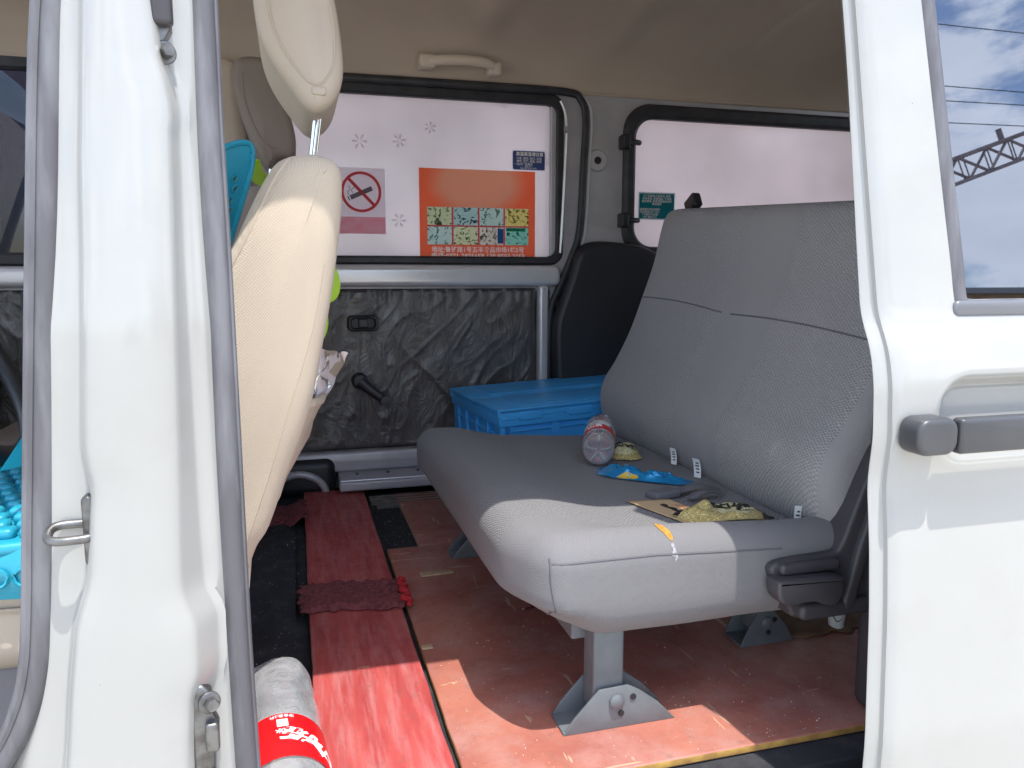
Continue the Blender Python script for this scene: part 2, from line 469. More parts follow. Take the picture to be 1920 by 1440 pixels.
def add_specks(m, col, scale, th):
    nt = m.node_tree; N = nt.nodes.new; L = nt.links.new; b = nt.nodes['Principled BSDF']
    src = b.inputs['Base Color'].links[0].from_socket
    tc = N('ShaderNodeTexCoord'); n = N('ShaderNodeTexNoise'); n.inputs['Scale'].default_value = scale; n.inputs['Detail'].default_value = 2; L(tc.outputs['Object'], n.inputs['Vector'])
    r = N('ShaderNodeMapRange'); r.inputs[1].default_value = th; r.inputs[2].default_value = th+.01; L(n.outputs[0], r.inputs[0])
    x = N('ShaderNodeMixRGB'); L(r.outputs[0], x.inputs[0]); L(src, x.inputs[1]); x.inputs[2].default_value = (*col, 1)
    g = N('ShaderNodeTexNoise'); g.inputs['Scale'].default_value = 9; g.inputs['Detail'].default_value = 8; g.inputs['Roughness'].default_value = .7; L(tc.outputs['Object'], g.inputs['Vector'])
    r2 = N('ShaderNodeMapRange'); r2.inputs[1].default_value = .5; r2.inputs[2].default_value = .8; r2.inputs[4].default_value = .25; L(g.outputs[0], r2.inputs[0])
    y = N('ShaderNodeMixRGB'); L(r2.outputs[0], y.inputs[0]); L(x.outputs[0], y.inputs[1]); y.inputs[2].default_value = (.25, .235, .20, 1)
    L(y.outputs[0], b.inputs['Base Color'])
add_specks(WHITE, (.14, .12, .10), 90, .80)
HANDLE = mat('dark_handle_plastic', (0.045, 0.047, 0.052), 0.38, col2=(0.06, 0.062, 0.068), bump=0.1, bscale=500, bdist=0.0003)
STEEL = mat('dark_steel', (0.20, 0.20, 0.20), 0.42, 0.8, col2=(0.11, 0.105, 0.10), nscale=60, bump=0.2, bscale=200, bdist=0.0008)
CHROME = mat('polished_steel', (0.75, 0.75, 0.76), 0.14, 1.0)
LEGPAINT = mat('blue_grey_leg_paint', (0.145, 0.160, 0.170), 0.45, 0.1, col2=(0.12, 0.132, 0.142), nscale=30, bump=0.1, bscale=150)
LINER = mat('taupe_headliner', (0.50, 0.415, 0.34), 0.9, col2=(0.46, 0.38, 0.31), nscale=4, bump=0.3, bscale=700, bdist=0.0006, spec=0.2)
LINERPL = mat('taupe_handle_plastic', (0.60, 0.50, 0.41), 0.5)
BEIGE = mat('beige_vinyl', (0.50, 0.42, 0.335), 0.55, col2=(0.47, 0.39, 0.31), nscale=6, bump=0.2, bscale=350, bdist=0.0006)
BEIGEKNIT = weave('beige_knit', (0.56, 0.475, 0.38), (0.46, 0.38, 0.29), 1900, 1500, 0.0005, coarse='side', dirt=(0.49, 0.41, 0.32))
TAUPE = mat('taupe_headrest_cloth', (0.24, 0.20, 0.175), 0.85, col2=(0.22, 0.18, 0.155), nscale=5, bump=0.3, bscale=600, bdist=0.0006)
BENCHCLOTH = weave('grey_bench_cloth', (0.41, 0.40, 0.405), (0.205, 0.20, 0.205), 760, 860, 0.0022, coarse=((0.93, 1.205), (1.365, 1.71)), dirt=(0.33, 0.32, 0.325))
CUSHCLOTH = weave('grey_cushion_cloth', (0.232, 0.226, 0.23), (0.135, 0.131, 0.135), 760, 900, 0.0013, coarse=((1.0, 1.18), (1.40, 1.64)), dirt=(0.19, 0.186, 0.19))  # backrest cloth in a darker tone, put into the colour to offset sunlight
THREAD = mat('grey_thread', (0.115, 0.11, 0.12), 0.9)
BTHREAD = mat('beige_thread', (0.47, 0.39, 0.305), 0.8)
CARPET = mat('black_carpet', (0.020, 0.021, 0.026), 0.85, col2=(0.045, 0.045, 0.05), nscale=25, namt=(0.5, 0.75), bump=0.5, bscale=250, bdist=0.002)
TREAD = mat('ribbed_step_rubber', (0.11, 0.10, 0.095), 0.7, col2=(0.22, 0.20, 0.18), nscale=22, namt=(0.45, 0.7), bump=0.5, bscale=120, bdist=0.002)
PLANKRED = worn_paint('red_plank_paint', (0.46, 0.085, 0.078), (0.33, 0.045, 0.045), (0.50, 0.36, 0.22), 0.3, (7, 0.7, 1))
PLYRED = worn_paint('worn_red_plywood', (0.42, 0.155, 0.108), (0.30, 0.095, 0.074), (0.60, 0.44, 0.28), 2.0, (1, 1, 1))
PLYEDGE = mat('raw_plywood_edge', (0.55, 0.33, 0.08), 0.7, col2=(0.33, 0.18, 0.05), nscale=30, bump=0.4, bscale=150)
CHIPWOOD = mat('splintered_wood', (0.50, 0.36, 0.22), 0.8, col2=(0.36, 0.24, 0.14), nscale=60, stretch=(1, 8, 1))
FROST = frosted('frosted_window_film', (0.92, 0.845, 0.85), 0.88)
FROSTPINK = frosted('pink_frosted_film', (0.96, 0.865, 0.87), 0.88)
TURQ = mat('turquoise_plastic', (0.02, 0.33, 0.46), 0.35, col2=(0.016, 0.29, 0.41), nscale=20)
LIME = mat('lime_green_plastic', (0.36, 0.60, 0.015), 0.5)
CRATEBLUE = mat('blue_crate_plastic', (0.05, 0.36, 0.80), 0.4, col2=(0.06, 0.40, 0.84), nscale=9, bump=0.1, bscale=80)
KNITRED = mat('burgundy_knit_rag', (0.24, 0.06, 0.066), 0.95, col2=(0.13, 0.032, 0.038), nscale=120, bump=0.9, bscale=260, bdist=0.004)
REDTRIM = mat('bright_red_braid', (0.50, 0.02, 0.025), 0.8, bump=0.6, bscale=300)
GLASSDK = mat('dark_tinted_glass', (0.02, 0.022, 0.03), 0.06, spec=0.6)
CONC = mat('pale_concrete', (0.58, 0.54, 0.465), 0.9, col2=(0.50, 0.465, 0.40), nscale=0.6, bump=0.4, bscale=20, bdist=0.01)
def mirror_film():
    m = bpy.data.materials.new('mirror_tinted_glass'); m.use_nodes = True; nt = m.node_tree; nt.nodes.clear(); N = nt.nodes.new; L = nt.links.new
    o = N('ShaderNodeOutputMaterial'); g = N('ShaderNodeBsdfGlossy'); g.inputs['Roughness'].default_value = 0.012; g.inputs[0].default_value = (0.72, 0.80, 0.97, 1)
    t = N('ShaderNodeBsdfTransparent'); t.inputs[0].default_value = (0.10, 0.10, 0.12, 1)
    x = N('ShaderNodeMixShader'); x.inputs[0].default_value = 0.20; L(t.outputs[0], x.inputs[1]); L(g.outputs[0], x.inputs[2]); L(x.outputs[0], o.inputs[0]); return m
MIRROR = mirror_film()

def clear_glass(name, tint, rough=0.0, fac=None):
    m = bpy.data.materials.new(name); m.use_nodes = True; nt = m.node_tree; nt.nodes.clear(); N = nt.nodes.new; L = nt.links.new
    o = N('ShaderNodeOutputMaterial'); g = N('ShaderNodeBsdfGlossy'); g.inputs['Roughness'].default_value = rough
    t = N('ShaderNodeBsdfTransparent'); t.inputs[0].default_value = (*tint, 1)
    f = N('ShaderNodeLayerWeight'); f.inputs[0].default_value = fac or 0.35
    x = N('ShaderNodeMixShader'); L(f.outputs['Fresnel' if fac is None else 'Facing'], x.inputs[0]); L(t.outputs[0], x.inputs[1]); L(g.outputs[0], x.inputs[2]); L(x.outputs[0], o.inputs[0]); return m
WINDGLASS = clear_glass('windscreen_glass', (0.92, 0.95, 0.94))

def black_sheet():
    m, nt, b = newmat('wrinkled_black_film'); N = nt.nodes.new; L = nt.links.new
    b.inputs['Base Color'].default_value = (0.072, 0.064, 0.061, 1); b.inputs['Roughness'].default_value = 0.2; b.inputs['Specular IOR Level'].default_value = 0.95
    tc = N('ShaderNodeTexCoord'); mp = N('ShaderNodeMapping'); mp.inputs['Scale'].default_value = (1, 1, 0.55); mp.inputs['Rotation'].default_value = (0, 0.4, 0); L(tc.outputs['Object'], mp.inputs[0])
    n = N('ShaderNodeTexNoise'); n.inputs['Scale'].default_value = 15; n.inputs['Detail'].default_value = 10; n.inputs['Distortion'].default_value = 1.2; n.inputs['Roughness'].default_value = 0.66
    L(mp.outputs[0], n.inputs['Vector'])
    bp = N('ShaderNodeBump'); bp.inputs['Strength'].default_value = 0.9; bp.inputs['Distance'].default_value = 0.009; L(n.outputs[0], bp.inputs['Height']); L(bp.outputs[0], b.inputs['Normal'])
    return m
FILM = black_sheet()

# ------------------------------------------------------------------ setting
GZ = -0.56
ground = part('ground', gridf(lambda u, v: (-300+600*u, -300+600*v, GZ), 6, 6), CONC, smooth=False); ground['kind'] = 'structure'

# ------------------------------------------------------------------ the van
van = thing('van', (0.55, 1.55, GZ), 'white minivan with its side door slid open, showing the interior', 'van')
tum = lambda z: 0.095*max(0.0, z-0.58)

# --- pillar between the two doorways (nearest side)
fsR = [(-.3,-.262),(.10,-.262),(.159,-.258),(.205,-.248),(.258,-.239),(.41,-.226),(.648,-.205),(.868,-.186),(1.3,-.155)]
cL = [(-.3,-.262),(.10,-.237),(.176,-.224),(.24,-.217),(.305,-.208),(.349,-.194),(.40,-.189),(.434,-.185),(.469,-.190),(.647,-.178),(.727,-.174),(.857,-.164),(1.3,-.135)]
cR = [(-.3,-.118),(.155,-.114),(.221,-.109),(.247,-.1),(.296,-.1),(.329,-.111),(.443,-.107),(.647,-.101),(.76,-.0965),(.78,-.096),(.82,-.102),(.862,-.107),(1.3,-.112)]
sR = [(-.3,-.106),(.13,-.104),(.217,-.098),(.244,-.088),(.306,-.087),(.324,-.098),(.401,-.099),(.648,-.099),(.77,-.096),(.80,-.100),(.86,-.1045),(1.3,-.11)]
rL = [(-.3,-.081),(.116,-.081),(.45,-.083),(.767,-.084),(.88,-.081),(1.3,-.081)]
loops = []
zs = [-.3, -.1, 0.02] + [0.06+0.0125*i for i in range(75)] + [1.02, 1.1, 1.2, 1.27]
def sm(tab, z): return (interp(tab, z-.008)+2*interp(tab, z)+interp(tab, z+.008))/4
for z in zs:
    t = tum(z); k = 1+t/.75
    a, b, c, d, e = (sm(q, z)*k for q in (fsR, cL, cR, sR, rL))
    c = min(c, d-.003*0 - .002) if d > c else c
    dd = max(d, c+.002)
    row = [(a-.030, .83), (a-.026, .80), (a-.004, .790), (a+.006, .786), (b-.010, .784), (b-.0045, .780), (b-.001, .766), (b+.003, .756), (b+.011, .7515),
           (b+(c-b)*.33, .7475), (b+(c-b)*.66, .7475), (c-.011, .7515), (c-.004, .755), (c, .762), (dd, .778), (dd+.003, .7835), (dd+.009, .7855), (e-.002, .787), (e+.002, .792), (e+.011, .806), (e+.011, .85), (a-.02, .86)]
    loops.append([(x, y+t, z) for x, y in row])
pil = part('door_pillar', loft(loops), WHITE, van, ang=60)
# front doorway seal, curving forward at the bottom
def seal_path(tabL, tabR, z): return (interp(tabL, z)+interp(tabR, z))/2
pf = [(-.1945,.867),(-.2145,.648),(-.235,.41),(-.2445,.30),(-.252,.25),(-.264,.212),(-.283,.176),(-.32,.13),(-.38,.105),(-.5,.098),(-.8,.098)]
pts = [(-.162, .80+tum(1.2)-.0, 1.2), (-.178, .80+tum(1.0), 1.03)] + [(x*(1+tum(z)/.79), .795+tum(z), z) for x, z in pf]
part('front_door_seal', tube(catmull(pts, 6), .0125, 12, rb=.010, up=(0, 1, 0)), RUBBER, van)
pts2 = [(x-.011, y-.006, z) for x, y, z in pts]
part('front_seal_lip', tube(catmull(pts2, 6), .0055, 8, up=(0, 1, 0)), RUBBER, van)
# sliding doorway seal
pr = [(-.073,1.24),(-.073,.88),(-.0735,.767),(-.0725,.649),(-.072,.45),(-.0715,.26),(-.069,.11),(-.068,.0),(-.067,-.04)]
pts = [(x*(1+tum(z)/.8), .802+tum(z), z) for x, z in pr]
part('sliding_door_seal', tube(catmull(pts, 6), .0125, 12, rb=.011, up=(0, 1, 0)), RUBBER, van)
pts2 = [(x+.0115, y+.004, z) for x, y, z in pts]
part('sliding_seal_lip', tube(catmull(pts2, 6), .0042, 8, up=(0, 1, 0)), RUBBER, van)
# striker loop for the front door latch
sx, sz = -.196, .395
st = G(); st.add(pillow(rrect(sx-.001, sx+.012, sz-.034, sz+.034, .006, 4), .768, .788, .004, 3))
strk = part('latch_striker', st, STEEL, van)
lp = [(sx+.008, .786, sz+.005), (sx, .782, sz+.005), (sx-.020, .780, sz+.005), (sx-.028, .774, sz+.003), (sx-.028, .764, sz-.002), (sx-.020, .759, sz-.004), (sx, .760, sz-.004), (sx+.008, .764, sz-.004)]
part('striker_loop', tube(catmull(lp, 5), .0042, 10, up=(0, 1, 0.2)), STEEL, strk)
# hinge check plate, low on the pillar's rear flange
hp = part('door_catch_plate', pillow([(-.113,.23),(-.102,.232),(-.094,.224),(-.092,.20),(-.088,.19),(-.089,.172),(-.093,.158),(-.094,.12),(-.103,.112),(-.113,.118)], .762, .778, .004, 3), STEEL, van)
part('catch_lip', rbox((-.1, .752, .165), (-.087, .764, .196), .004, 3, 1), STEEL, hp)
for z in (.214, .131):
    part('bolt', bolt((-.096, .763, z), (.45, -1, 0.1), .0068, .012), STEEL, hp)
ub = part('upper_door_bracket', pillow([(-.118,.86),(-.099,.857),(-.099,.852),(-.107,.838),(-.107,.815),(-.118,.815)], .768+tum(.85), .785+tum(.85), .003, 2), STEEL, van)
part('bolt', bolt((-.106, .772+tum(.83), .831), (.5, -1, 0), .0065, .013), STEEL, ub)
part('bracket_head', rbox((-.115, .757+tum(.87), .853), (-.096, .80, .93), .005, 3, 1), DARKPL, ub)

# --- open sliding door, slid back and standing off the body
dy = [(-.42,.715),(-.2,.69),(.0,.672),(.10,.667),(.25,.674),(.33,.681),(.37,.6865),(.395,.690),(.42,.689),(.448,.686),(.51,.690),(.545,.698),(.566,.708),(.585,.7185),(.70,.730),(1.2,.7775)]
dx = [(-.42,.645),(.10,.632),(.58,.632),(.94,.602),(1.2,.578)]
def ysm(z): return sum(interp(dy, z+o) for o in (-.012, -.006, 0, .006, .012))/5
DX1 = 1.40
WZ0, WZ1 = .587, 1.11
def wx0(z): return .737 - .140*(z-.60)
def cup(x, z):
    cx, cz, hx, hz, r = .800, .468, .112, .052, .045
    qx, qz = abs(x-cx)-hx+r, abs(z-cz)-hz+r
    d = sqrt(max(qx, 0)**2+max(qz, 0)**2)+min(max(qx, qz), 0)-r
    return .020*smooth01(-d/.018)
rows = sorted(set([-.42, -.35, -.28, -.2, -.1] + [round(-.04+.012*i, 4) for i in range(30)] + [round(.32+.0048*i, 4) for i in range(55)] + [WZ0] + [.60+.04*i for i in range(13)] + [WZ1, 1.14, 1.17, 1.2]))
ncol0, ncol1 = 16, 60
vs = []; fs = []; NC = ncol0+ncol1+1
for z in rows:
    e = interp(dx, z); w = wx0(min(max(z, WZ0), WZ1))
    for c in range(NC):
        if c <= ncol0: x = e+(w-e)*c/ncol0
        else: x = w+(DX1-w)*((c-ncol0)/ncol1)
        y = ysm(z)+cup(x, z)
        if c == 0: y += .005
        elif c == 1: y += .0012
        vs.append((x, y, z))
for i in range(len(rows)-1):
    zm = (rows[i]+rows[i+1])/2
    for c in range(NC-1):
        if WZ0 < zm < WZ1 and ncol0 <= c < NC-8: continue
        fs.append((i*NC+c, i*NC+c+1, (i+1)*NC+c+1, (i+1)*NC+c))
door = part('sliding_door', (vs, fs), WHITE, van, ang=50)
# inner shell of the door: the returned edge seen along its front
loops = []
for z in rows:
    e = interp(dx, z); y = ysm(z); k = .0155-.008*smooth01((z-.5)/.4)
    loops.append([(e+.004, y+.0048, z), (e-.001, y+.0052, z), (e-.0015, y+.011, z), (e-.004, y+.0125, z), (e-k, y+.0135, z), (e-k-.0015, y+.0155, z), (e-k+.001, y+.019, z), (e+.014, y+.046, z), (e+.05, y+.05, z), (DX1, y+.05, z), (DX1, y+.008, z), (e+.05, y+.0445, z), (e+.03, y+.02, z)])
vs, fs = loft(loops)
m = 13; nf = []
for i in range(len(rows)-1):
    zm = (rows[i]+rows[i+1])/2
    for j in range(m):
        f = fs[i*m+j]
        if WZ0-.01 < zm < WZ1 and j in (8, 9, 10): continue
        nf.append(f)
part('door_inner_shell', (vs, nf), WHITE, door, ang=50)
# window of the sliding door
gy = lambda z: .7200+.095*(z-.583)
gl = part('door_glass', loft([[(wx0(z)-.004, gy(z)+.004, z), (DX1-.08, gy(z)+.004, z), (DX1-.08, gy(z)+.009, z), (wx0(z)-.004, gy(z)+.009, z)] for z in (WZ0-.004, WZ1+.004)]), MIRROR, door, smooth=False)
wp = [(DX1-.1, WZ0+.006), (.95, WZ0+.006), (.80, WZ0+.006), (.755, WZ0+.006), (.742, WZ0+.012), (.738, WZ0+.028)] + [(wx0(z)+.004, z) for z in (.65, .75, .85, .95, 1.05, WZ1-.02)] + [(wx0(WZ1)+.03, WZ1), (DX1-.1, WZ1)]
part('window_rubber', tube(catmull([(x, gy(z)+.001, z) for x, z in wp], 5), .0105, 10, rb=.0055, up=(0, 1, 0)), RUBBER, door)
part('belt_weatherstrip', pillow(rrect(.728, DX1-.1, WZ0-.004, WZ0+.015, .008, 5), gy(.59)-.006, gy(.59)+.004, .004, 3), mat('satin_grey_strip', (.16, .165, .18), .3, .2), door)
# outer handle
hd = part('door_handle', pillow(rrect(.6875, .96, .4375, .4770, .005, 4), .6535, .670, .005, 4), HANDLE, door)
part('handle_cap', pillow(rrect(.6335, .6865, .4375, .4785, .015, 6), .6545, .688, .006, 5), HANDLE, hd)
part('handle_foot', pillow(rrect(.93, .965, .44, .475, .01, 4), .66, .70, .004, 2), HANDLE, hd)

# --- step and floor
g = G(); g.add(box((-.07, .705, -.075), (1.2, .842, -.045), .006))
stp = part('entry_step', g, TREAD, van)
for i in range(7):
    y = .722+i*.0175
    part('step_rib', rbox((-.06, y-.0035, -.046), (.80, y+.0035, -.0395), .0025, 2, 1), TREAD, stp)
part('rocker_panel', dfm(rbox((-.30, .72, -.36), (1.2, .83, -.08), .03, 4, 1), lambda x, y, z: (x, y+.03*max(0, -(z+.2)), z)), WHITE, van)
part('floor_pan', box((-1.25, .80, -.04), (2.3, 2.36, -.014), .004), CARPET, van)
part('floor_mat', gridf(lambda u, v: (-.32+.30*u, .87+1.30*v, -.006+.004*fbm(u*4, v*9, 1)+.006*smooth01((abs(u-.86)-.04)/-.04)), 24, 60, (0, 0, -.008)), CARPET, van)

# --- roof: outer skin and headliner
prof_o = [(.83, 1.20), (.835, 1.27), (.88, 1.345), (1.0, 1.40), (1.3, 1.43), (1.8, 1.43), (2.15, 1.40), (2.28, 1.345), (2.345, 1.27), (2.355, 1.20)]
prof_i = [(.845, 1.20), (.86, 1.235), (.90, 1.30), (1.02, 1.355), (1.3, 1.375), (1.8, 1.375), (2.03, 1.36), (2.16, 1.33), (2.25, 1.28), (2.295, 1.225), (2.312, 1.182)]
ns = 40
cO = catmull([(0, a, b) for a, b in prof_o], 4); cI = catmull([(0, a, b) for a, b in prof_i], 6)
part('roof', loft([[(x, p.y, p.z) for p in cO] for x in (-1.0, 2.35)], closed=False, caps=False), WHITE, van)
def ribz(x, p):
    w = smooth01((p.z-1.27)/.08)
    r = 0
    for c in (.55, .95, 1.35, 1.75): r = max(r, smooth01(1-abs(x-c)/.075))
    return -.020*r*w
lo = []
xs = [-1.0+3.35*i/134 for i in range(135)]
for x in xs: lo.append([(x, p.y, p.z+ribz(x, p)) for p in cI])
lin = part('headliner', loft(lo, closed=False, caps=False), LINER, van)
part('headliner_edge', tube([(-1.0, 2.312, 1.183), (2.3, 2.312, 1.183)], .005, 8), LINER, lin)
part('door_header', rbox((-1.0, .822, 1.185), (2.3, .862, 1.26), .012, 3, 1), WHITE, van)
# grab handle over the far window
gp = [(.375, 2.262, 1.218), (.385, 2.232, 1.222), (.42, 2.222, 1.226), (.48, 2.219, 1.229), (.54, 2.223, 1.228), (.572, 2.235, 1.222), (.582, 2.262, 1.214)]
gh = part('grab_handle', tube(catmull(gp, 6), .011, 12, rb=.014), LINERPL, van)
part('handle_mount', rbox((.360, 2.220, 1.204), (.405, 2.272, 1.240), .008, 3, 1), LINERPL, gh)
part('handle_mount', rbox((.558, 2.226, 1.198), (.596, 2.272, 1.234), .008, 3, 1), LINERPL, gh)

# --- far side: inner face of the opposite sliding door, pillar and rear quarter
YF = 2.33
fd = part('far_sliding_door', G().add(frame(rrect(-.16, .862, .585, 1.19, .03, 6), rrect(-.045, .80, .672, 1.165, .035, 6), YF-.012, YF+.03, .004)), GREYMET, van)
part('belt_beam', pillow(rrect(-.15, .80, .598, .660, .02, 5), YF-.052, YF-.005, .016, 5), SILVER, fd)
part('door_edge_beam', rbox((.730, YF-.045, .05), (.762, YF-.008, .60), .010, 3, 1), SILVER, fd)
part('window_rubber', frame(rrect(-.045, .815, .663, 1.175, .04, 6), rrect(-.02, .790, .688, 1.143, .028, 6), YF-.024, YF+.004, .006), BLACKRUB, fd)
pane = part('window_pane', box((-.03, YF-.002, .68), (.80, YF+.003, 1.155), .001), FROST, fd, smooth=False)
part('window_divider', rbox((.062, YF-.012, .68), (.078, YF-.0025, 1.15), .003, 2, 1), frosted('pale_divider', (.9, .88, .93), .6), fd)
part('glass_channel', tube(catmull([(.803, YF-.028, .70), (.815, YF-.028, .95), (.818, YF-.028, 1.10), (.80, YF-.028, 1.155)], 6), .004, 8), SILVER, fd)
# snowflake decals on the pane
INK = printed('grey_decal_ink', (.74, .69, .71), trans=.85)
def flake(x, z, R, a0):
    g = G()
    for i in range(6):
        a = a0+pi/3*i; d = Vector((cos(a), 0, sin(a))); s = Vector((-sin(a), 0, cos(a))); c = Vector((x, YF-.0035, z))
        g.add(tube([c+d*R*.18, c+d*R], .0006, 4))
        for q in (.5, .75):
            for sg in (-1, 1): g.add(tube([c+d*R*q, c+d*R*(q+.2)+s*sg*R*.2], .0005, 4))
    return g
for i, (x, z, R) in enumerate(((.198, 1.014, .022), (.312, 1.02, .020), (.404, 1.062, .018), (.629, 1.138, .010), (.776, .983, .020), (.307, .792, .022))):
    part('snowflake_decal', flake(x, z, R, .2*i), INK, pane, smooth=False)
# doorway seal of the far door and the pillar behind it
sp = [(-.15, 1.176), (.15, 1.180), (.55, 1.182), (.80, 1.180), (.852, 1.158), (.868, 1.10), (.862, .95), (.852, .77), (.828, .69), (.79, .60), (.758, .515), (.752, .34), (.752, .02)]
part('far_door_seal', tube(catmull([(x+.012, YF-.035, z) for x, z in sp], 6), .012, 10, rb=.010, up=(0, 1, 0)), BLACKRUB, van)
wall = G()
wall.add(frame(rrect(.775, 2.25, .10, 1.20, .02, 6), rrect(1.045, 2.10, .712, 1.135, .06, 6), YF-.016, YF+.02, .003))
fq = part('far_quarter_panel', wall, GREYMET, van)
part('pillar_ridge', tube(catmull([(x+.030, YF-.026, z) for x, z in sp[3:]], 6), .007, 10, rb=.010, up=(0, 1, 0)), SILVER, fq)
part('quarter_window_rubber', frame(rrect(1.012, 2.14, .690, 1.162, .085, 8), rrect(1.050, 2.10, .722, 1.118, .062, 8), YF-.040, YF-.010, .010), BLACKRUB, fq)
qpane = part('quarter_window_pane', box((1.02, YF-.008, .70), (2.13, YF-.003, 1.15), .001), FROSTPINK, fq, smooth=False)
for z in (1.042, .803):
    ck = part('pane_latch', rbox((.996, YF-.058, z-.022), (1.022, YF-.015, z+.022), .006, 3, 1), BLACKPL, fq)
    part('latch_finger', tube([(1.015, YF-.045, z), (1.045, YF-.044, z), (1.062, YF-.030, z+.001)], .0085, 10), BLACKPL, ck)
part('belt_anchor_cover', lathe([(.034, 0), (.034, .004), (.030, .009), (.013, .011), (.011, .006), (.001, .006)], (.925, YF-.017, .985), (0, -1, 0), 28), GREYMET, fq)
part('anchor_hole', lathe([(.0115, 0), (.0115, .0013), (.001, .0014)], (.925, YF-.0235, .985), (0, -1, 0), 20), BLACKPL, fq)
tp = [(.862,.720),(.90,.735),(.967,.734),(1.06,.722),(1.14,.690),(1.22,.64),(1.40,.56),(1.9,.54),(1.9,-.01),(.80,-.01),(.785,.20),(.772,.34),(.770,.478),(.79,.545),(.818,.625),(.838,.69)]
part('quarter_trim', pillow([tuple(p)[:2] for p in catmull([(a, b, 0) for a, b in tp], 3, True)], YF-.085, YF-.018, .022, 5), BLACKPL, fq)
# wrinkled black sheet over the far door's inner skin
def sheet(x0, x1, z0, z1, y, seed):
    def fn(u, v):
        x = x0+(x1-x0)*u; z = z0+(z1-z0)*v
        q = Vector((x*6+seed, z*3.4+.9*x, seed*.7)); w = noise.noise(q*.9)*.45
        r1 = 1-abs(noise.noise(Vector((x*9+z*3+w*3, z*4.2-w*2, seed))))*2
        r2 = 1-abs(noise.noise(Vector((x*21-z*8+w*4, z*11+w*3, seed+3))))*2
        top = smooth01((v-.86)/.14); pl = sin(x*150+5*noise.noise(Vector((x*12, 0, seed))))*.0035*top
        hem = min(1, u/.02, (1-u)/.02, v/.02, (1-v)/.02)
        return (x, y-(.003+.0030*max(r1, 0)**4+.0020*max(r2, 0)**4+.004*noise.noise(q*.6))*max(hem, .1)-pl*hem, z)
    return gridf(fn, 200, 110, (0, .006, 0))
fs_ = part('black_film_sheet', sheet(-.14, .728, .113, .592, YF-.012, 2.0), FILM, fd, ang=80)
ltc = part('inner_latch', frame(rrect(.147, .236, .469, .515, .014, 5), rrect(.158, .225, .478, .506, .010, 5), YF-.046, YF-.015, .004), BLACKPL, fd)
part('latch_bezel', box((.155, YF-.034, .475), (.228, YF-.026, .509), .002), BLACKPL, ltc)
part('latch_lever', rbox((.178, YF-.046, .480), (.206, YF-.028, .504), .004, 2, 1), DARKPL, ltc)
ck = part('window_crank', lathe([(.024, 0), (.024, .02), (.018, .026), (.001, .027)], (.178, YF-.025, .322), (0, -1, 0), 24), BLACKPL, fd)
part('crank_arm', tube(catmull([(.178, YF-.05, .322), (.20, YF-.056, .302), (.23, YF-.060, .278), (.248, YF-.062, .264)], 4), .015, 12, rb=.009, up=(0, 1, 0), rfn=lambda t: 1.15-.35*t), BLACKPL, ck)
part('crank_knob', lathe([(.016, -.01), (.018, .006), (.016, .02), (.001, .022)], (.249, YF-.06, .263), (0, -1, 0), 18), DARKPL, ck)
part('lower_rail', pillow(rrect(-.3, .80, .052, .112, .010, 4), YF-.05, YF-.002, .010, 4), GREYMET, van)
part('far_side_skin', box((-1.25, YF+.034, -.35), (2.3, YF+.05, .66), .004), WHITE, van)
# far step plate
sp2 = part('far_step_plate', dfm(rbox((.105, 2.205, .012), (.80, 2.33, .040), .006, 3, 1), lambda x, y, z: (x, y, z+.018*smooth01((y-2.22)/.08))), GREYMET, van)
for y in (2.208, 2.218):
    part('step_bead', tube([(.11, y, .0405-(2.218-y)*.8), (.79, y, .0405-(2.218-y)*.8)], .0028, 8), SILVER, sp2)
for x in (.16, .25, .34): part('screw', lathe([(.005, 0), (.0045, .002), (.001, .0025)], (x, 2.262, .049), (0, -.3, 1), 10), STEEL, sp2)
part('far_sill_channel', box((.20, 2.10, -.016), (.80, 2.20, -.004), .003), TREAD, van)
for i in range(4): part('channel_rib', rbox((.185, 2.105+i*.024, -.006), (.75, 2.117+i*.024, .001), .003, 2, 1), TREAD, van)
# half-round cover at the foot of the far front pillar
ar = [(-.085, 2.27, -.01), (-.078, 2.262, .022), (-.05, 2.255, .05), (-.01, 2.25, .062), (.035, 2.25, .05), (.062, 2.255, .022), (.07, 2.26, -.01)]
ac = part('floor_arch_rim', tube(catmull(ar, 5), .011, 10), GREYMET, van)
part('floor_arch', dfm(rbox((-.11, 2.262, -.012), (.10, 2.36, .10), .03, 4, 2), lambda x, y, z: (x, y, z)), BLACKPL, ac)
# front half of the far side, seen through the front doorway
part('far_front_pillar', dfm(rbox((-.34, 2.24, -.01), (-.085, 2.36, 1.20), .03, 4, 3), lambda x, y, z: (x-.06*max(0, z-.6), y, z)), LINERPL, van)
ffd = part('far_front_door', frame(rrect(-1.25, -.345, .585, 1.215, .04, 6), rrect(-1.17, -.43, .672, 1.17, .07, 6), YF-.01, YF+.03, .004), GREYMET, van)
part('front_window_rubber', frame(rrect(-1.19, -.41, .655, 1.185, .08, 6), rrect(-1.15, -.45, .69, 1.15, .06, 6), YF-.022, YF+.004, .006), BLACKRUB, ffd)
part('front_window_pane', box((-1.18, YF-.002, .67), (-.42, YF+.003, 1.18), .001), clear_glass('smoked_glass', (.10, .10, .13)), ffd, smooth=False)
part('front_belt_beam', pillow(rrect(-1.24, -.35, .60, .652, .018, 5), YF-.05, YF-.005, .014, 5), SILVER, ffd)
part('front_film_sheet', sheet(-1.24, -.36, .05, .592, YF-.012, 7.0), FILM, ffd, ang=80)
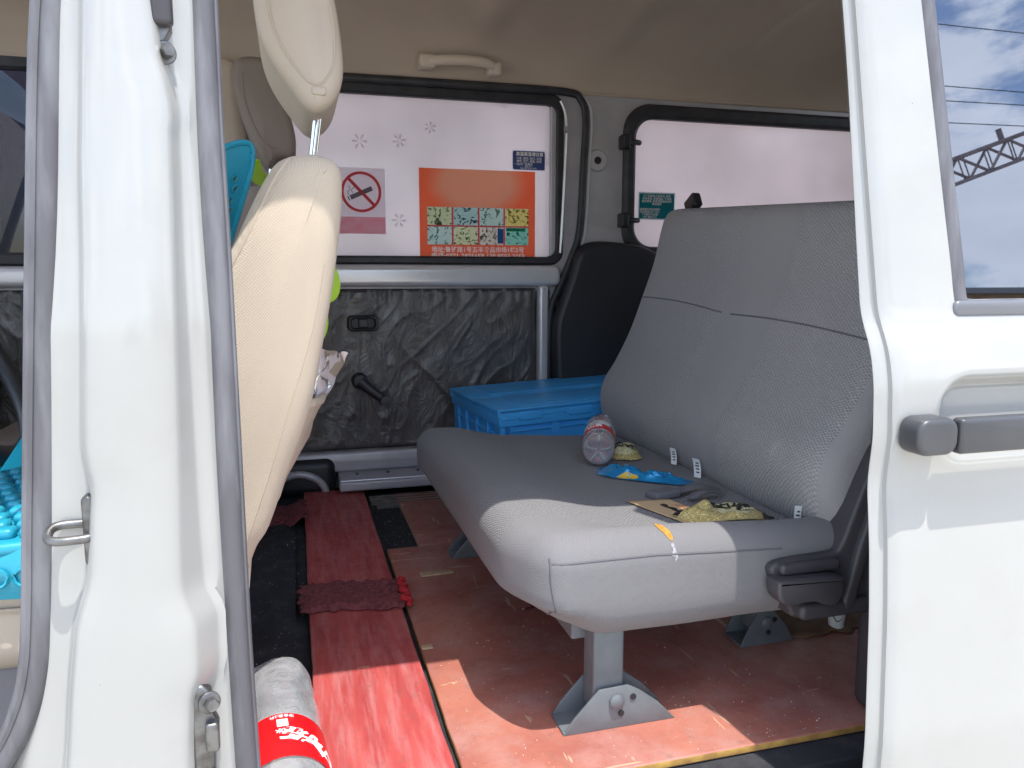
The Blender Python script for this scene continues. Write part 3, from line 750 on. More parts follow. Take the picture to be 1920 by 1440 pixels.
# dash, steering wheel and nose
part('dashboard', dfm(rbox((-1.15, .90, -.014), (-.74, 2.28, .50), .06, 4, 3), lambda x, y, z: (x-.12*smooth01((.35-z)/.3), y, z)), mat('beige_dash', (.45, .40, .33), .6, bump=.1, bscale=400), van)
WM = Matrix.Translation((-.485, 1.235, .535)) @ Matrix.Rotation(radians(58), 4, 'Y')
sw = part('steering_wheel', xf(tube([(.185*cos(2*pi*i/48), .185*sin(2*pi*i/48), 0) for i in range(48)], .015, 12, closed=True), WM), BLACKPL, van)
hub = G(); hub.add(rbox((-.07, -.08, -.03), (.07, .08, .01), .025, 4, 1))
for a in (0, 90, 180): hub.add(tube([(.05*cos(radians(a+90)), .05*sin(radians(a+90)), -.01), (.18*cos(radians(a+90)), .18*sin(radians(a+90)), 0)], .016, 8, rb=.008))
part('wheel_hub', xf((hub.v, hub.f), WM), BLACKPL, sw)
part('steering_column', tube([(-.55, 1.235, .53), (-.80, 1.235, .36)], .035, 12), BLACKPL, van)
part('windscreen', loft([[(-1.24, .90, .62), (-1.24, 2.28, .62)], [(-1.0, .92, 1.22), (-1.0, 2.26, 1.22)]], closed=False, caps=False), WINDGLASS, van, smooth=False)
part('nose_panel', rbox((-1.42, .78, -.36), (-1.16, 2.36, .62), .06, 4, 2), WHITE, van)
part('front_screen_pillar', tube([(-1.26, .83, .60), (-1.02, .86, 1.24)], .035, 10), WHITE, van)
# rear: tailgate, rear side behind the open door, wheel housing
part('tailgate', frame([(a, b) for a, b in rrect(.80, 2.34, -.30, 1.25, .08, 6)], rrect(.98, 2.20, .62, 1.12, .07, 6), 0, .05, .01), WHITE, van).data.transform(Matrix(((0, 1, 0, 2.32), (1, 0, 0, 0), (0, 0, 1, 0), (0, 0, 0, 1))))
part('tailgate_glass', box((2.335, .95, .60), (2.342, 2.23, 1.14), .001), clear_glass('rear_glass', (.85, .88, .88)), van, smooth=False)
def rear_side(u, v):
    z = -.36+1.60*v; return (.775+1.56*u, .765+tum(z)+.02*smooth01((.1-z)/.5), z)
part('rear_side_panel', gridf(rear_side, 24, 30, (0, .02, 0)), WHITE, van)
part('rear_side_trim', dfm(rbox((.80, .80, -.014), (2.25, .845, .66), .02, 3, 4), lambda x, y, z: (x+.0*z, y+.02*max(0, z-.3), z)), DARKPL, van)
part('wheel_housing', dfm(rbox((.90, .82, -.014), (1.55, 1.02, .24), .05, 5, 3), lambda x, y, z: (x, y, z)), DARKPL, van)
part('rear_pillar_trim', rbox((.775, .80, .0), (.82, .90, 1.2), .02, 4, 4), DARKPL, van)
# wheels
def wheel(x, y):
    s = 1 if y > 1.5 else -1
    w = part('wheel', lathe([(.20, -.085), (.275, -.08), (.29, -.05), (.29, .05), (.275, .08), (.20, .085)], (x, y, GZ+.29), (0, s, 0), 40), BLACKRUB, van)
    part('rim', lathe([(.20, .07), (.19, .05), (.09, .06), (.06, .075), (.001, .076)], (x, y, GZ+.29), (0, s, 0), 32), SILVER, w)
for x in (-1.15, 1.75):
    for y in (.90, 2.22): wheel(x, y)
# ------------------------------------------------------------------ bench seat
bench = thing('bench_seat', (.5, 1.33, 0), 'grey cloth bench seat on blue-grey steel legs, littered with wrappers', 'bench seat')
def cush(x, y, z):
    t = smooth01((z-.22)/.06)
    dip = .026*smooth01((y-.925)/.07)*smooth01((x-.33)/.14)*t
    dip += .012*smooth01((x-.45)/.25)*t
    z2 = z - dip - .010*t*smooth01((y-1.5)/.27)
    # lower front edge sweeps up towards the front corner
    lo_ = smooth01((.21-z)/.06)
    z2 += lo_*(.030*smooth01((.40-x)/.14))
    x2 = x + .020*smooth01((.21-z)/.06)*smooth01((.40-x)/.14)
    x2 += .03*smooth01((1.0-y)/.10)*smooth01((.42-x)/.16)       # near corner drawn back
    y2 = y + .010*smooth01((.20-z)/.06)*smooth01((.95-y)/.05)
    z2 += .0015*noise.noise(Vector((x*9, y*9, z*9)))
    return (x2, y2, z2)
cu = part('cushion', dfm(rbox((.258, .893, .142), (.775, 1.765, .292), .042, 6, (26, 44, 4)), cush), CUSHCLOTH, bench, ang=80)
# seams on the near end of the cushion
pts = drape(cu, [(x, .70, .262-.05*max(0, x-.45)) for x in [.307+.012*i for i in range(29)]], (0, 1, 0), -.0004)
if len(pts) > 3: part('top_seam', tube(pts, .0016, 6), THREAD, cu)
pts = drape(cu, [(.305+.018*smooth01((.25-z)/.12), .70, z) for z in [.268-.006*i for i in range(18)]], (0, 1, 0), -.0004)
if len(pts) > 3: part('corner_seam', tube(pts, .0016, 6, up=(0, 1, 0)), THREAD, cu)
def blob(pts, push):
    c = sum((Vector(p) for p in pts), Vector())/len(pts); n = len(pts)
    vs = [tuple(p) for p in pts]+[tuple(c+Vector(push))]
    return vs, [(i, (i+1) % n, n) for i in range(n)]
# backrest
bp_ = [(.905,.792),(.880,.778),(.866,.740),(.850,.665),(.822,.585),(.790,.500),(.752,.425),(.724,.380),(.714,.330),(.728,.264),(.762,.236),(.82,.235),(.86,.30),(.885,.40),(.925,.55),(.96,.68),(.972,.755),(.955,.790)]
bpoly = [tuple(p)[:2] for p in catmull([(a, b, 0) for a, b in bp_], 4, True)]
def bmap(p, y):
    x, z = p
    z2 = z-.058*(1.77-y)*smooth01((z-.25)/.5)
    e = smooth01((1.77-y)/.05)*0
    d = -.002*(smooth01((y-.93)/.05)*smooth01((1.215-y)/.02)+smooth01((y-1.37)/.02)*smooth01((1.72-y)/.04)) if x < .9 else 0
    return (x+d+.0012*noise.noise(Vector((x*7, y*7, z*7))), y, z2)
bk = part('backrest', pillow(bpoly, .905, 1.775, .045, 6, mid=90, mapf=bmap), BENCHCLOTH, bench, ang=80)
for z0, y0, y1 in ((.580, 1.37, 1.755), (.580, .93, 1.335)):
    pts = drape(bk, [(.4, y0+(y1-y0)*i/30, z0-.055*(1.77-(y0+(y1-y0)*i/30))+.006*sin(pi*i/30)) for i in range(31)], (1, 0, 0), -.0003)
    if len(pts) > 3: part('back_seam', tube(pts, .0017, 6), THREAD, bk)
# care tags stuck up out of the crease
TAGW = mat('white_tag_cloth', (.78, .78, .78), .8, bump=.3, bscale=300)
TAGINK = mat('black_tag_ink', (.05, .05, .05), .8)
def tag_at(x, y, z, w, h, rot, lean):
    M = Matrix.Translation((x, y, z)) @ Matrix.Rotation(rot, 4, 'Z') @ Matrix.Rotation(lean, 4, 'Y')
    t = part('care_tag', xf(gridf(lambda u, v: (.006*sin(v*2.2)-.003, (u-.5)*w, v*h), 4, 8, (.0006, 0, 0)), M), TAGW, bench)
    g = G()
    for i in range(4): g.add(xf(box((-.0012+.006*sin(.5+.2*i*2.2)-.003, -w*.3, h*(.25+.16*i)), (-.0004+.006*sin(.5+.2*i*2.2)-.003, w*(.1+.07*(i % 3)), h*(.25+.16*i)+h*.06), .0001), M))
    part('tag_print', g, TAGINK, t, smooth=False)
tag_at(.712, 1.345, .262, .013, .034, .5, -.35)
tag_at(.714, 1.255, .258, .015, .038, .5, -.35)
tag_at(.716, .962, .250, .010, .040, 1.1, -.2)
tag_at(.712, 1.70, .26, .016, .036, .4, .1)
# seat belt stub on the cushion and belt tongue over the top of the backrest
WEB = mat('grey_webbing', (.13, .13, .145), .8, bump=.5, bscale=500)
part('belt_strap', tube(catmull([(.70, 1.165, .262), (.66, 1.16, .272), (.625, 1.152, .268), (.59, 1.142, .267)], 5), .012, 8, rb=.0016), WEB, bench)
part('belt_strap', tube(catmull([(.69, 1.13, .262), (.65, 1.12, .272), (.615, 1.11, .266)], 5), .008, 8, rb=.0016), WEB, bench)
part('belt_buckle', xf(rbox((-.028, -.016, -.006), (.028, .016, .008), .005, 3, 1), Matrix.Translation((.585, 1.142, .266)) @ Matrix.Rotation(.3, 4, 'Z')), WEB, bench)
part('recline_tongue', xf(rbox((-.012, -.018, -.016), (.012, .03, .02), .006, 3, 1), Matrix.Translation((.932, 1.70, .802)) @ Matrix.Rotation(-.5, 4, 'X')), BLACKPL, bench)
# plastic side trim with the recline lever
tpoly = [(.616,.228),(.640,.240),(.712,.243),(.728,.252),(.742,.285),(.765,.345),(.795,.40),(.835,.43),(.86,.40),(.865,.30),(.848,.165),(.818,.146),(.70,.150),(.658,.155),(.650,.166),(.636,.19)]
tr = part('side_trim', pillow([tuple(p)[:2] for p in catmull([(a, b, 0) for a, b in tpoly], 3, True)], .878, .935, .006, 4), DARKPL, bench)
part('trim_step', pillow(rrect(.662, .790, .152, .176, .009, 4), .868, .892, .007, 4), DARKPL, tr)
part('trim_ridge', pillow([tuple(p)[:2] for p in catmull([(a, b, 0) for a, b in [(.730,.165),(.738,.20),(.752,.255),(.778,.33),(.800,.375),(.812,.37),(.790,.31),(.768,.24),(.756,.19),(.748,.163)]], 3, True)], .867, .885, .006, 4), DARKPL, tr)
part('trim_lip', pillow(rrect(.627, .722, .222, .238, .006, 4), .868, .885, .005, 3), DARKPL, tr)
lv = part('recline_lever', pillow([tuple(p)[:2] for p in catmull([(a, b, 0) for a, b in [(.612,.217),(.622,.222),(.705,.220),(.716,.212),(.716,.192),(.704,.178),(.684,.182),(.67,.187),(.628,.187),(.614,.198)]], 3, True)], .852, .884, .005, 3), DARKPL, tr)
# legs
def leg_geo(x, y, k=1.0):
    P_ = []
    up_ = G(); up_.add(rbox((x+.046*k, y+.012, .02), (x+.092*k, y+.052, .165), .004, 2, 1))
    for yy in (y+.004, y+.056):
        up_.add(pillow([(x, 0), (x+.170*k, 0), (x+.142*k, .030), (x+.113*k, .052), (x+.095*k, .062), (x+.052*k, .060), (x+.015*k, .022)], yy, yy+.004, .0012, 2))
    up_.add(box((x, y+.006, .0), (x+.165*k, y+.058, .004), .0015))
    return up_
legs = []
def leg(x, y, k=1.0):
    o = part('leg', leg_geo(x, y, k), LEGPAINT, bench, ang=35)
    part('bolt', lathe([(.011, 0), (.011, .003), (.007, .006), (.001, .0065)], (x+.078*k, y+.0035, .040), (0, -1, 0), 18), LEGPAINT, o)
    for hx, hz in ((.103, .044), (.085, .022)):
        part('bolt_hole', lathe([(.0045, 0), (.0045, .0012), (.001, .0013)], (x+hx*k, y+.0035, hz), (0, -1, 0), 14), BLACKPL, o)
    return o
leg(.335, .925); leg(.318, 1.625); leg(.712, 1.085, .62); leg(.712, 1.62, .62)
part('seat_frame_rail', rbox((.36, .97, .118), (.40, 1.70, .15), .004, 2, 1), LEGPAINT, bench)
part('seat_frame_rail', rbox((.72, .97, .118), (.76, 1.70, .15), .004, 2, 1), LEGPAINT, bench)

# ------------------------------------------------------------------ driver's seat
drv = thing('driver_seat', (-.25, 1.22, -.01), 'beige cloth driver seat with headrest and sunlit side', 'car seat')
dp = [(.018,.776),(.040,.774),(.056,.766),(.062,.748),(.060,.707),(.054,.661),(.044,.601),(.030,.534),(.018,.480),(.003,.433),(-.016,.385),(-.041,.317),(-.058,.290),(-.080,.24),(-.12,.21),(-.19,.22),(-.200,.30),(-.175,.40),(-.145,.50),(-.110,.583),(-.085,.634),(-.066,.669),(-.049,.705),(-.031,.740),(-.012,.766)]
dpoly = [tuple(p)[:2] for p in catmull([(a, b, 0) for a, b in dp], 4, True)]
def dmap(p, y):
    x, z = p
    w = 1.0 - .03*smooth01((z-.66)/.12)     # shoulders narrow
    yc = 1.225
    b = -.018*smooth01((z-.70)/.08)*0
    bul = .012*noise.noise(Vector((x*6, y*5, z*6)))*.4
    return (x, yc+(y-yc)*w+bul, z)
db = part('backrest', pillow(dpoly, .962, 1.455, .030, 6, mid=10, mapf=dmap, dome=.008), BEIGEKNIT, drv, ang=80)
def on_near(o, xz, off=-.0003): return drape(o, [(a, .5, b) for a, b in xz], (0, 1, 0), off)
pts = on_near(db, [tuple(p)[:2] for p in catmull([(.0, .768, 0), (-.018, .742, 0), (-.036, .705, 0), (-.054, .668, 0), (-.074, .632, 0), (-.10, .58, 0)], 5)])
if len(pts) > 3: part('front_piping', tube(pts, .0022, 8, up=(0, 1, 0)), BTHREAD, db)
pts = on_near(db, [tuple(p)[:2] for p in catmull([(.036, .645, 0), (.022, .575, 0), (.004, .515, 0), (-.018, .448, 0), (-.036, .394, 0), (-.058, .333, 0), (-.07, .30, 0)], 6)])
if len(pts) > 3: part('back_seam', tube(pts, .0013, 6, up=(0, 1, 0)), BTHREAD, db)
# map pocket on the back
def pocket(u, v):
    y = 1.035+.38*u; z = .33+.135*v; xb = -.038+.37*(z-.317)
    b = .020*max(sin(pi*u), 0)**.5*smooth01(v*1.4)-.006
    return (xb+.006+b+.004*noise.noise(Vector((u*6, v*5, 3))), y-.006*v, z-.010*sin(pi*u))
pk = part('map_pocket', gridf(pocket, 24, 12, (-.004, 0, 0)), BEIGE, drv)
part('pocket_hem', tube(catmull([pocket(u/12, 1) for u in range(13)], 3), .006, 8), BEIGE, pk)
# headrest
HRZ = .016
hp_ = [(-.037,1.026),(-.037,.967),(-.031,.928),(-.017,.895),(.005,.862),(.025,.837),(.043,.833),(.063,.85),(.075,.88),(.075,.922),(.068,.976),(.058,1.016),(.043,1.048),(.010,1.064),(-.022,1.054)]
hpoly = [tuple(p)[:2] for p in catmull([(a, b+HRZ, 0) for a, b in hp_], 4, True)]
hr = part('headrest', pillow(hpoly, 1.10, 1.34, .022, 6, dome=.006, mid=4), BEIGE, drv, ang=80)
sm_ = [tuple(p)[:2] for p in catmull([(a, b+HRZ, 0) for a, b in [(-.019,1.022),(-.018,.962),(-.009,.923),(.01,.89),(.031,.868),(.048,.869),(.062,.894),(.064,.935),(.057,.982),(.047,1.022),(.012,1.04)]], 5, True)]
pts = on_near(hr, sm_, 0.0)
if len(pts) > 3: part('headrest_piping', tube(pts, .0018, 6, up=(0, 1, 0), closed=True), BTHREAD, hr)
part('headrest_zip_flap', pillow(rrect(.032, .052, .868, .880, .004, 3), 1.098, 1.12, .003, 3), BEIGE, hr)
for y in (1.17, 1.27):
    part('headrest_post', tube([(.028, y, .74), (.034, y, .80), (.050, y, .91)], .0062, 14), CHROME, drv)
    part('post_guide', lathe([(.016, 0), (.016, .005), (.010, .009)], (.031, y, .773), (.12, 0, 1), 18), DARKPL, drv)
# seat base
part('seat_cushion', dfm(rbox((-.66, .965, .165), (-.12, 1.47, .318), .04, 5, (10, 8, 2)), lambda x, y, z: (x, y, z+.012*smooth01((-.35-x)/.3))), BEIGE, drv, ang=80)
part('cushion_piping', tube(catmull([(-.62, .966, .262), (-.45, .962, .255), (-.25, .962, .248), (-.16, .97, .246)], 5), .003, 6), BTHREAD, drv)
part('seat_base', rbox((-.64, 1.00, -.012), (-.16, 1.46, .175), .025, 4, 2), mat('purple_grey_base', (.20, .19, .205), .45, col2=(.16, .15, .165), nscale=8), drv)
part('seat_skirt', gridf(lambda u, v: (-.058-.03*u-.012*v+.004*sin(u*9), .985-.004*sin(v*7), .325-.10*v*(1-.25*u)), 10, 10, (0, .003, 0)), BEIGE, drv)

# perforated summer pad tied on the driver's seat
pad = thing('seat_pad', (-.3, 1.22, .285), 'turquoise perforated plastic cooling pad with lime straps on the driver seat', 'seat pad')
A0 = Vector((-.046, 1.165, 0)); A1 = Vector((-.175, 1.03, 0))
def padback(u, v):
    p = A0+(A1-A0)*u
    z = .40+(.820-.40-.075*u)*v
    lean = -.17*(1-v)**1.4
    c = smooth01((v-.93)/.07)*smooth01((.06-u)/.06)
    return (p.x+lean+.01*c*0, p.y+.006*sin(u*5), z-.014*c)
bkp = part('back_panel', gridf(padback, 26, 40, (.0, .0035, 0)), TURQ, pad)
cells = G(); holes = G()
for i in range(1, 9):
    for j in range(1, 22):
        u = i/9+(.03 if j % 2 else 0); v = .12+.80*j/22
        if u > .97: continue
        p = Vector(padback(u, v)); n = Vector((.10, -.12, 0)).normalized()
        e = Vector(padback(min(u+.03, 1), v))-p; f_ = Vector(padback(u, v+.012))-p
        ring = [p-Vector((0, .002, 0))+e*cos(a)*.9+f_*sin(a)*.9 for a in [2*pi*k/10 for k in range(11)]]
        cells.add(tube(ring, .0012, 5, caps=False))
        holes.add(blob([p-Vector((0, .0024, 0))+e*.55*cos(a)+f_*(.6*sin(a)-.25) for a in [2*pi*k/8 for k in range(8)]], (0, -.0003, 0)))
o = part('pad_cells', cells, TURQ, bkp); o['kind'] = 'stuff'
o = part('pad_holes', holes, mat('pad_hole_shade', (.05, .10, .05), .9, col2=(.36, .60, .015), nscale=30, namt=(.62, .66)), bkp); o['kind'] = 'stuff'  # dark discs on the unpierced panel: shade of its holes put into colour
part('pad_border', tube(catmull([padback(1, 1), padback(.5, 1), padback(.12, 1), padback(.0, .96), padback(0, .8), padback(0, .5), padback(0, .1)], 6), .004, 8), TURQ, bkp)
stp_ = part('seat_panel', dfm(rbox((-.66, .945, .318), (-.14, 1.47, .335), .008, 3, (16, 16, 1)), lambda x, y, z: (x, y+.003*sin(x*40), z+.012*smooth01((-.35-x)/.3)+.004*sin(x*24)*sin(y*20))), TURQ, pad)
part('seat_panel_apron', gridf(lambda u, v: (-.66+.50*u, .945-.006*sin(pi*v)+.004*sin(u*22), .327-.058*v), 30, 8, (0, .003, 0)), TURQ, stp_)
cells = G()
for i in range(20):
    for j in range(16):
        x = -.64+.026*i+(.013 if j % 2 else 0); y = .975+.030*j
        rx, ry = random.uniform(.008, .011), random.uniform(.009, .013)
        cells.add(rbox((x-rx, y-ry, .331), (x+rx, y+ry, .345+.012*smooth01((-.35-x)/.3)), .006, 2, 1))
o = part('pad_knobs', cells, TURQ, stp_); o['kind'] = 'stuff'
cells = G()
for i in range(20):
    x = -.64+.026*i
    cells.add(tube([(x+.010*cos(a), .938, .297+.010*sin(a)) for a in [2*pi*k/12 for k in range(13)]], .002, 5, caps=False))
o = part('apron_cells', cells, TURQ, stp_); o['kind'] = 'stuff'
part('strap', tube(catmull([(-.050, 1.17, .79), (-.046, 1.20, .775), (-.036, 1.24, .772), (-.01, 1.28, .775)], 5), .011, 8, rb=.0015, up=(0, 1, .3)), LIME, pad)
def leaf(pts, y, th=.004): return pillow([tuple(p)[:2] for p in catmull([(a, b, 0) for a, b in pts], 4, True)], y, y+th, .0015, 2)
part('strap_end', leaf([(.050,.648),(.066,.645),(.074,.615),(.066,.592),(.044,.582),(.026,.580),(.03,.62)], 1.30), LIME, pad)
part('strap_end', leaf([(.036,.590),(.050,.580),(.053,.550),(.044,.525),(.024,.503),(.008,.52),(.018,.56)], 1.31), LIME, pad)

# plastic bag stuffed in the map pocket
BAG = frosted('pale_pink_bag', (.95, .82, .85), .35, .03, .2)
def bagf(u, v):
    a = (u-.5)*2; z = .44+.085*v
    w = .012+.030*v*(1-.3*v)
    x = .016+.018*v+a*w*1.05; y = 1.10+.03*sin(a*2+v*2)+.012*noise.noise(Vector((a*2, v*3, 5)))
    return (x+.006*noise.noise(Vector((a*3, v*4, 1))), y, z+.012*a*v-.012*abs(a)*v+.006*noise.noise(Vector((a*4, v*4, 9))))
tag(part('plastic_bag', gridf(bagf, 26, 22), BAG, ang=180), 'crumpled white and pink plastic bag tucked behind the beige seat', 'plastic bag')

# ------------------------------------------------------------------ passenger seat
pas = thing('passenger_seat', (-.2, 2.0, -.01), 'shaded taupe passenger seat behind the driver seat', 'car seat')
pp = [(-.117,1.105),(-.095,1.128),(-.043,1.124),(-.010,1.06),(.012,.986),(.018,.938),(.010,.910),(-.026,.903),(-.043,.884),(-.063,.905),(-.087,.952),(-.106,1.01),(-.118,1.062)]
ppoly = [tuple(p)[:2] for p in catmull([(a, b, 0) for a, b in pp], 4, True)]
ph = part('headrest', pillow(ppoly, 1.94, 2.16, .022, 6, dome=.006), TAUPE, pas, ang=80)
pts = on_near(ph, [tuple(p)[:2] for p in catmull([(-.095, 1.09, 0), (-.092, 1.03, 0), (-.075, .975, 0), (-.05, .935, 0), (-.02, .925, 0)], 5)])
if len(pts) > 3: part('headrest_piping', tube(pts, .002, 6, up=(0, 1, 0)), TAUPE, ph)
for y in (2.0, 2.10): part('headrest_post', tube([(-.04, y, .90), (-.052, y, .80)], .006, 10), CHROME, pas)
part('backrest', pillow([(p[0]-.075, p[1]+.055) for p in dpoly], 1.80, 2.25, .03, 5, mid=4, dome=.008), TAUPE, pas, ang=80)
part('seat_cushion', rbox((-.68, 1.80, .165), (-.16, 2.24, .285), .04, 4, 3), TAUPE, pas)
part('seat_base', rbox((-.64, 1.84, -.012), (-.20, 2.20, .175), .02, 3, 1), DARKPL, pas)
# ------------------------------------------------------------------ boards on the floor
def board(name, lo, hi, top, label, warp=0.0, edge=None, cut=None):
    b = rbox(lo, hi, .0025, 2, (10, 24, 1))
    def f(x, y, z):
        e = .0018*noise.noise(Vector((x*14, y*40, 2)))+.0009*noise.noise(Vector((x*60, y*120, 5)))
        if abs(x-lo[0]) < .004: x += e
        if abs(x-hi[0]) < .004: x += e
        if abs(y-hi[1]) < .004: y += e
        return (x, y, z+warp*noise.noise(Vector((x*3, y*2, 1))))
    o = part(name, dfm(b, f), top, ang=30)
    if edge:
        o.data.materials.append(edge)
        for p in o.data.polygons:
            if abs(p.normal.z) < .5: p.material_index = 1
    return tag(o, label, 'board', 'painted boards on the van floor')
board('floor_plank', (.005, .86, -.008), (.176, 2.262, .006), PLANKRED, 'narrow bright red painted plank lying beside the black floor mat', .002, CHIPWOOD)
board('plywood_sheet', (.186, .843, -.012), (.985, 1.738, .0), PLYRED, 'large scuffed red plywood sheet with bare yellow edge under the bench', .0, PLYEDGE)
board('plywood_offcut', (.262, 1.744, -.012), (.96, 2.195, .0), PLYRED, 'smaller dark red plywood piece by the far step plate', .0, CHIPWOOD)

# splinters and crumbs
ch = part('wood_splinter', dfm(rbox((-.035, -.010, 0), (.035, .010, .004), .0015, 2, (8, 3, 1)), lambda x, y, z: (x+.271, y*(1-.2*(x/.035))+.004*noise.noise(Vector((x*80, 1, 2)))+1.553, z+.001)), CHIPWOOD)
tag(ch, 'pale torn wood splinter lying on the plywood near the far bench leg', 'splinter')
ch = part('wood_splinter', dfm(rbox((-.010, -.006, 0), (.010, .006, .004), .0015, 2, (4, 2, 1)), lambda x, y, z: (x+.196, y+1.231, z+.001)), CHIPWOOD)
tag(ch, 'tiny pale wood splinter on the edge of the plywood beside the red plank', 'splinter')
cr_ = G()
for i in range(520):
    if i < 260: x, y, z0 = random.uniform(.19, .75), .85+.55*random.random()**1.6, .0003
    elif i < 400: x, y, z0 = random.uniform(-.12, .0), random.uniform(1.0, 2.0), .006
    else: x, y, z0 = random.uniform(.18, .26), random.uniform(1.6, 2.15), -.010
    s = random.uniform(.0004, .0013)*(1.6 if random.random() < .08 else 1)
    M = Matrix.Translation((x, y, z0+s*.4)) @ Matrix.Rotation(random.random()*6, 4, (random.random(), random.random(), 1))
    q = [Vector((s, 0, -s*.4)), Vector((-s*.6, s*.8, -s*.4)), Vector((-s*.6, -s*.8, -s*.4)), Vector((s*.2, 0, s*.6))]
    cr_.add(([M @ p for p in q], [(0, 1, 2), (0, 1, 3), (1, 2, 3), (2, 0, 3)]))
o = part('floor_crumbs', cr_, mat('pale_crumbs', (.55, .50, .42), .9), smooth=False); o['kind'] = 'stuff'; tag(o, 'pale crumbs and dust scattered over the floor boards', 'crumbs')
# red scrap of wrapper
sc = part('wrapper_scrap', gridf(lambda u, v: (.395+.045*u, 1.33+.012*v, .002+.003*sin(u*7)*sin(v*3+1)), 10, 4), mat('dark_red_scrap', (.16, .012, .015), .4, col2=(.5, .45, .45), nscale=70, namt=(.55, .6)))
tag(sc, 'small dark red wrapper scrap on the plywood in front of the bench', 'scrap')

# rags
def rag(x0, x1, y0, y1, seed, h0):
    def fn(u, v):
        x = x0+(x1-x0)*u; y = y0+(y1-y0)*v-.035*u*(1-v)*(1-.5*sin(u*6))+.014*noise.noise(Vector((u*5, v*2, seed)))+.010*noise.noise(Vector((u*14, round(v)*3, seed+2)))*abs(v-.5)*2+.02*(v-.5)*sin(u*3.5+1)
        e = min(u, 1-u, v, 1-v)
        z = h0+.003+.009*smooth01(e*9)*(.6+.6*noise.noise(Vector((u*9+seed, v*5, 2))))+.004*abs(noise.noise(Vector((u*26, v*9, seed))))
        return (x+.013*noise.noise(Vector((v*7, u*2, seed+4))), y, z)
    return fn
f1 = rag(-.012, .182, 1.425, 1.535, 1.0, .007)
r1 = thing('knitted_rag', (.08, 1.48, .006), 'burgundy knitted rag with a bright red end lying across the plank', 'rag')
part('cloth', gridf(f1, 60, 36, (0, 0, -.003)), KNITRED, r1, ang=180)
part('red_braid', tube(catmull([Vector(f1(1, v/8))+Vector((.006+.004*sin(v*2), -.004, .003)) for v in range(9)], 4), .006, 8, rfn=lambda t: .8+.4*sin(t*9)**2), REDTRIM, r1)
f2 = rag(-.115, .01, 2.01, 2.15, 6.0, -.004)
r2 = part('knitted_rag', gridf(lambda u, v: Vector(f2(u, v))+Vector((0, 0, .02*smooth01((u-.6)/.4))), 50, 30, (0, 0, -.003)), KNITRED, ang=180)
tag(r2, 'crumpled burgundy rag on the black mat beside the far end of the plank', 'rag')

# ------------------------------------------------------------------ blue folding crate
crate = thing('folding_crate', (.78, 2.05, -.012), 'blue plastic folding crate with hinged lid behind the bench', 'crate')
CM = Matrix.Translation((.492, 1.822, -.012)) @ Matrix.Rotation(radians(5.5), 4, 'Z') @ Matrix.Rotation(radians(-2.2), 4, 'Y')
CL, CW, CH = .58, .40, .312
def cpart(n, g, parent=crate, m=CRATEBLUE): return part(n, xf((g.v, g.f), CM) if isinstance(g, G) else xf(g, CM), m, parent)
cpart('base', box((0.01, .01, 0), (CL-.01, CW-.01, .02), .004))
for nm, lo, hi in (('long_side', (.01, .008, .0), (CL-.01, .018, CH-.03)), ('long_side', (.01, CW-.018, .0), (CL-.01, CW-.008, CH-.03)), ('short_side', (.008, .02, 0), (.018, CW-.02, CH-.03)), ('short_side', (CL-.018, .02, 0), (CL-.008, CW-.02, CH-.03))):
    s_ = cpart(nm, box(lo, hi, .002))
    if nm == 'short_side' and lo[0] < .1:
        for y in (.02, .10, .19, .28, .355): cpart('rib', box((.0, y, .01), (.009, y+.022, CH-.035), .002), s_)
        for z in (.06, .12, .18, .235): cpart('rib', box((.002, .03, z), (.009, CW-.03, z+.007), .002), s_)
    if nm == 'long_side' and lo[1] < .1:
        for x in (.01, .14, .28, .42, .545): cpart('rib', box((x, .0, .01), (x+.022, .009, CH-.035), .002), s_)
        for z in (.06, .13, .20, .25): cpart('rib', box((.03, .002, z), (CL-.03, .009, z+.007), .002), s_)
for x in (0, CL-.03):
    for y in (0, CW-.03): cpart('corner_post', box((x, y, 0), (x+.03, y+.03, CH-.02), .004))
cpart('rim', frame_xy := G().add(box((-.004, -.004, CH-.045), (CL+.004, .016, CH-.012), .003)).add(box((-.004, CW-.016, CH-.045), (CL+.004, CW+.004, CH-.012), .003)).add(box((-.0035, .014, CH-.044), (.016, CW-.014, CH-.0125), .003)).add(box((CL-.016, .014, CH-.044), (CL+.0035, CW-.014, CH-.0125), .003)))
for y0, y1 in ((-.006, CW/2-.001), (CW/2+.001, CW+.006)):
    ld = cpart('lid_flap', box((-.006, y0, CH-.012), (CL+.006, y1, CH), .003))
    cpart('lid_rim', G().add(box((-.007, y0+.0 if y0 < 0 else y1-.010, CH-.022), (CL+.007, y0+.010 if y0 < 0 else y1, CH+.001), .002)), ld)
    for x in (.05, .19, .33, .47):
        yy = y0 if y0 < 0 else y1-.004
        cpart('lid_tab', box((x, yy-.003, CH-.030), (x+.06, yy+.006, CH-.010), .002), ld)
    cpart('lid_recess', box((.06, y0+.03, CH-.0005), (CL-.06, y1-.03, CH+.0012), .001), ld)
for x in (.02, .20, .36): cpart('corner_tab', box((x-.02, -.0065, CH-.028), (x+.03, -.001, CH-.018), .0015))

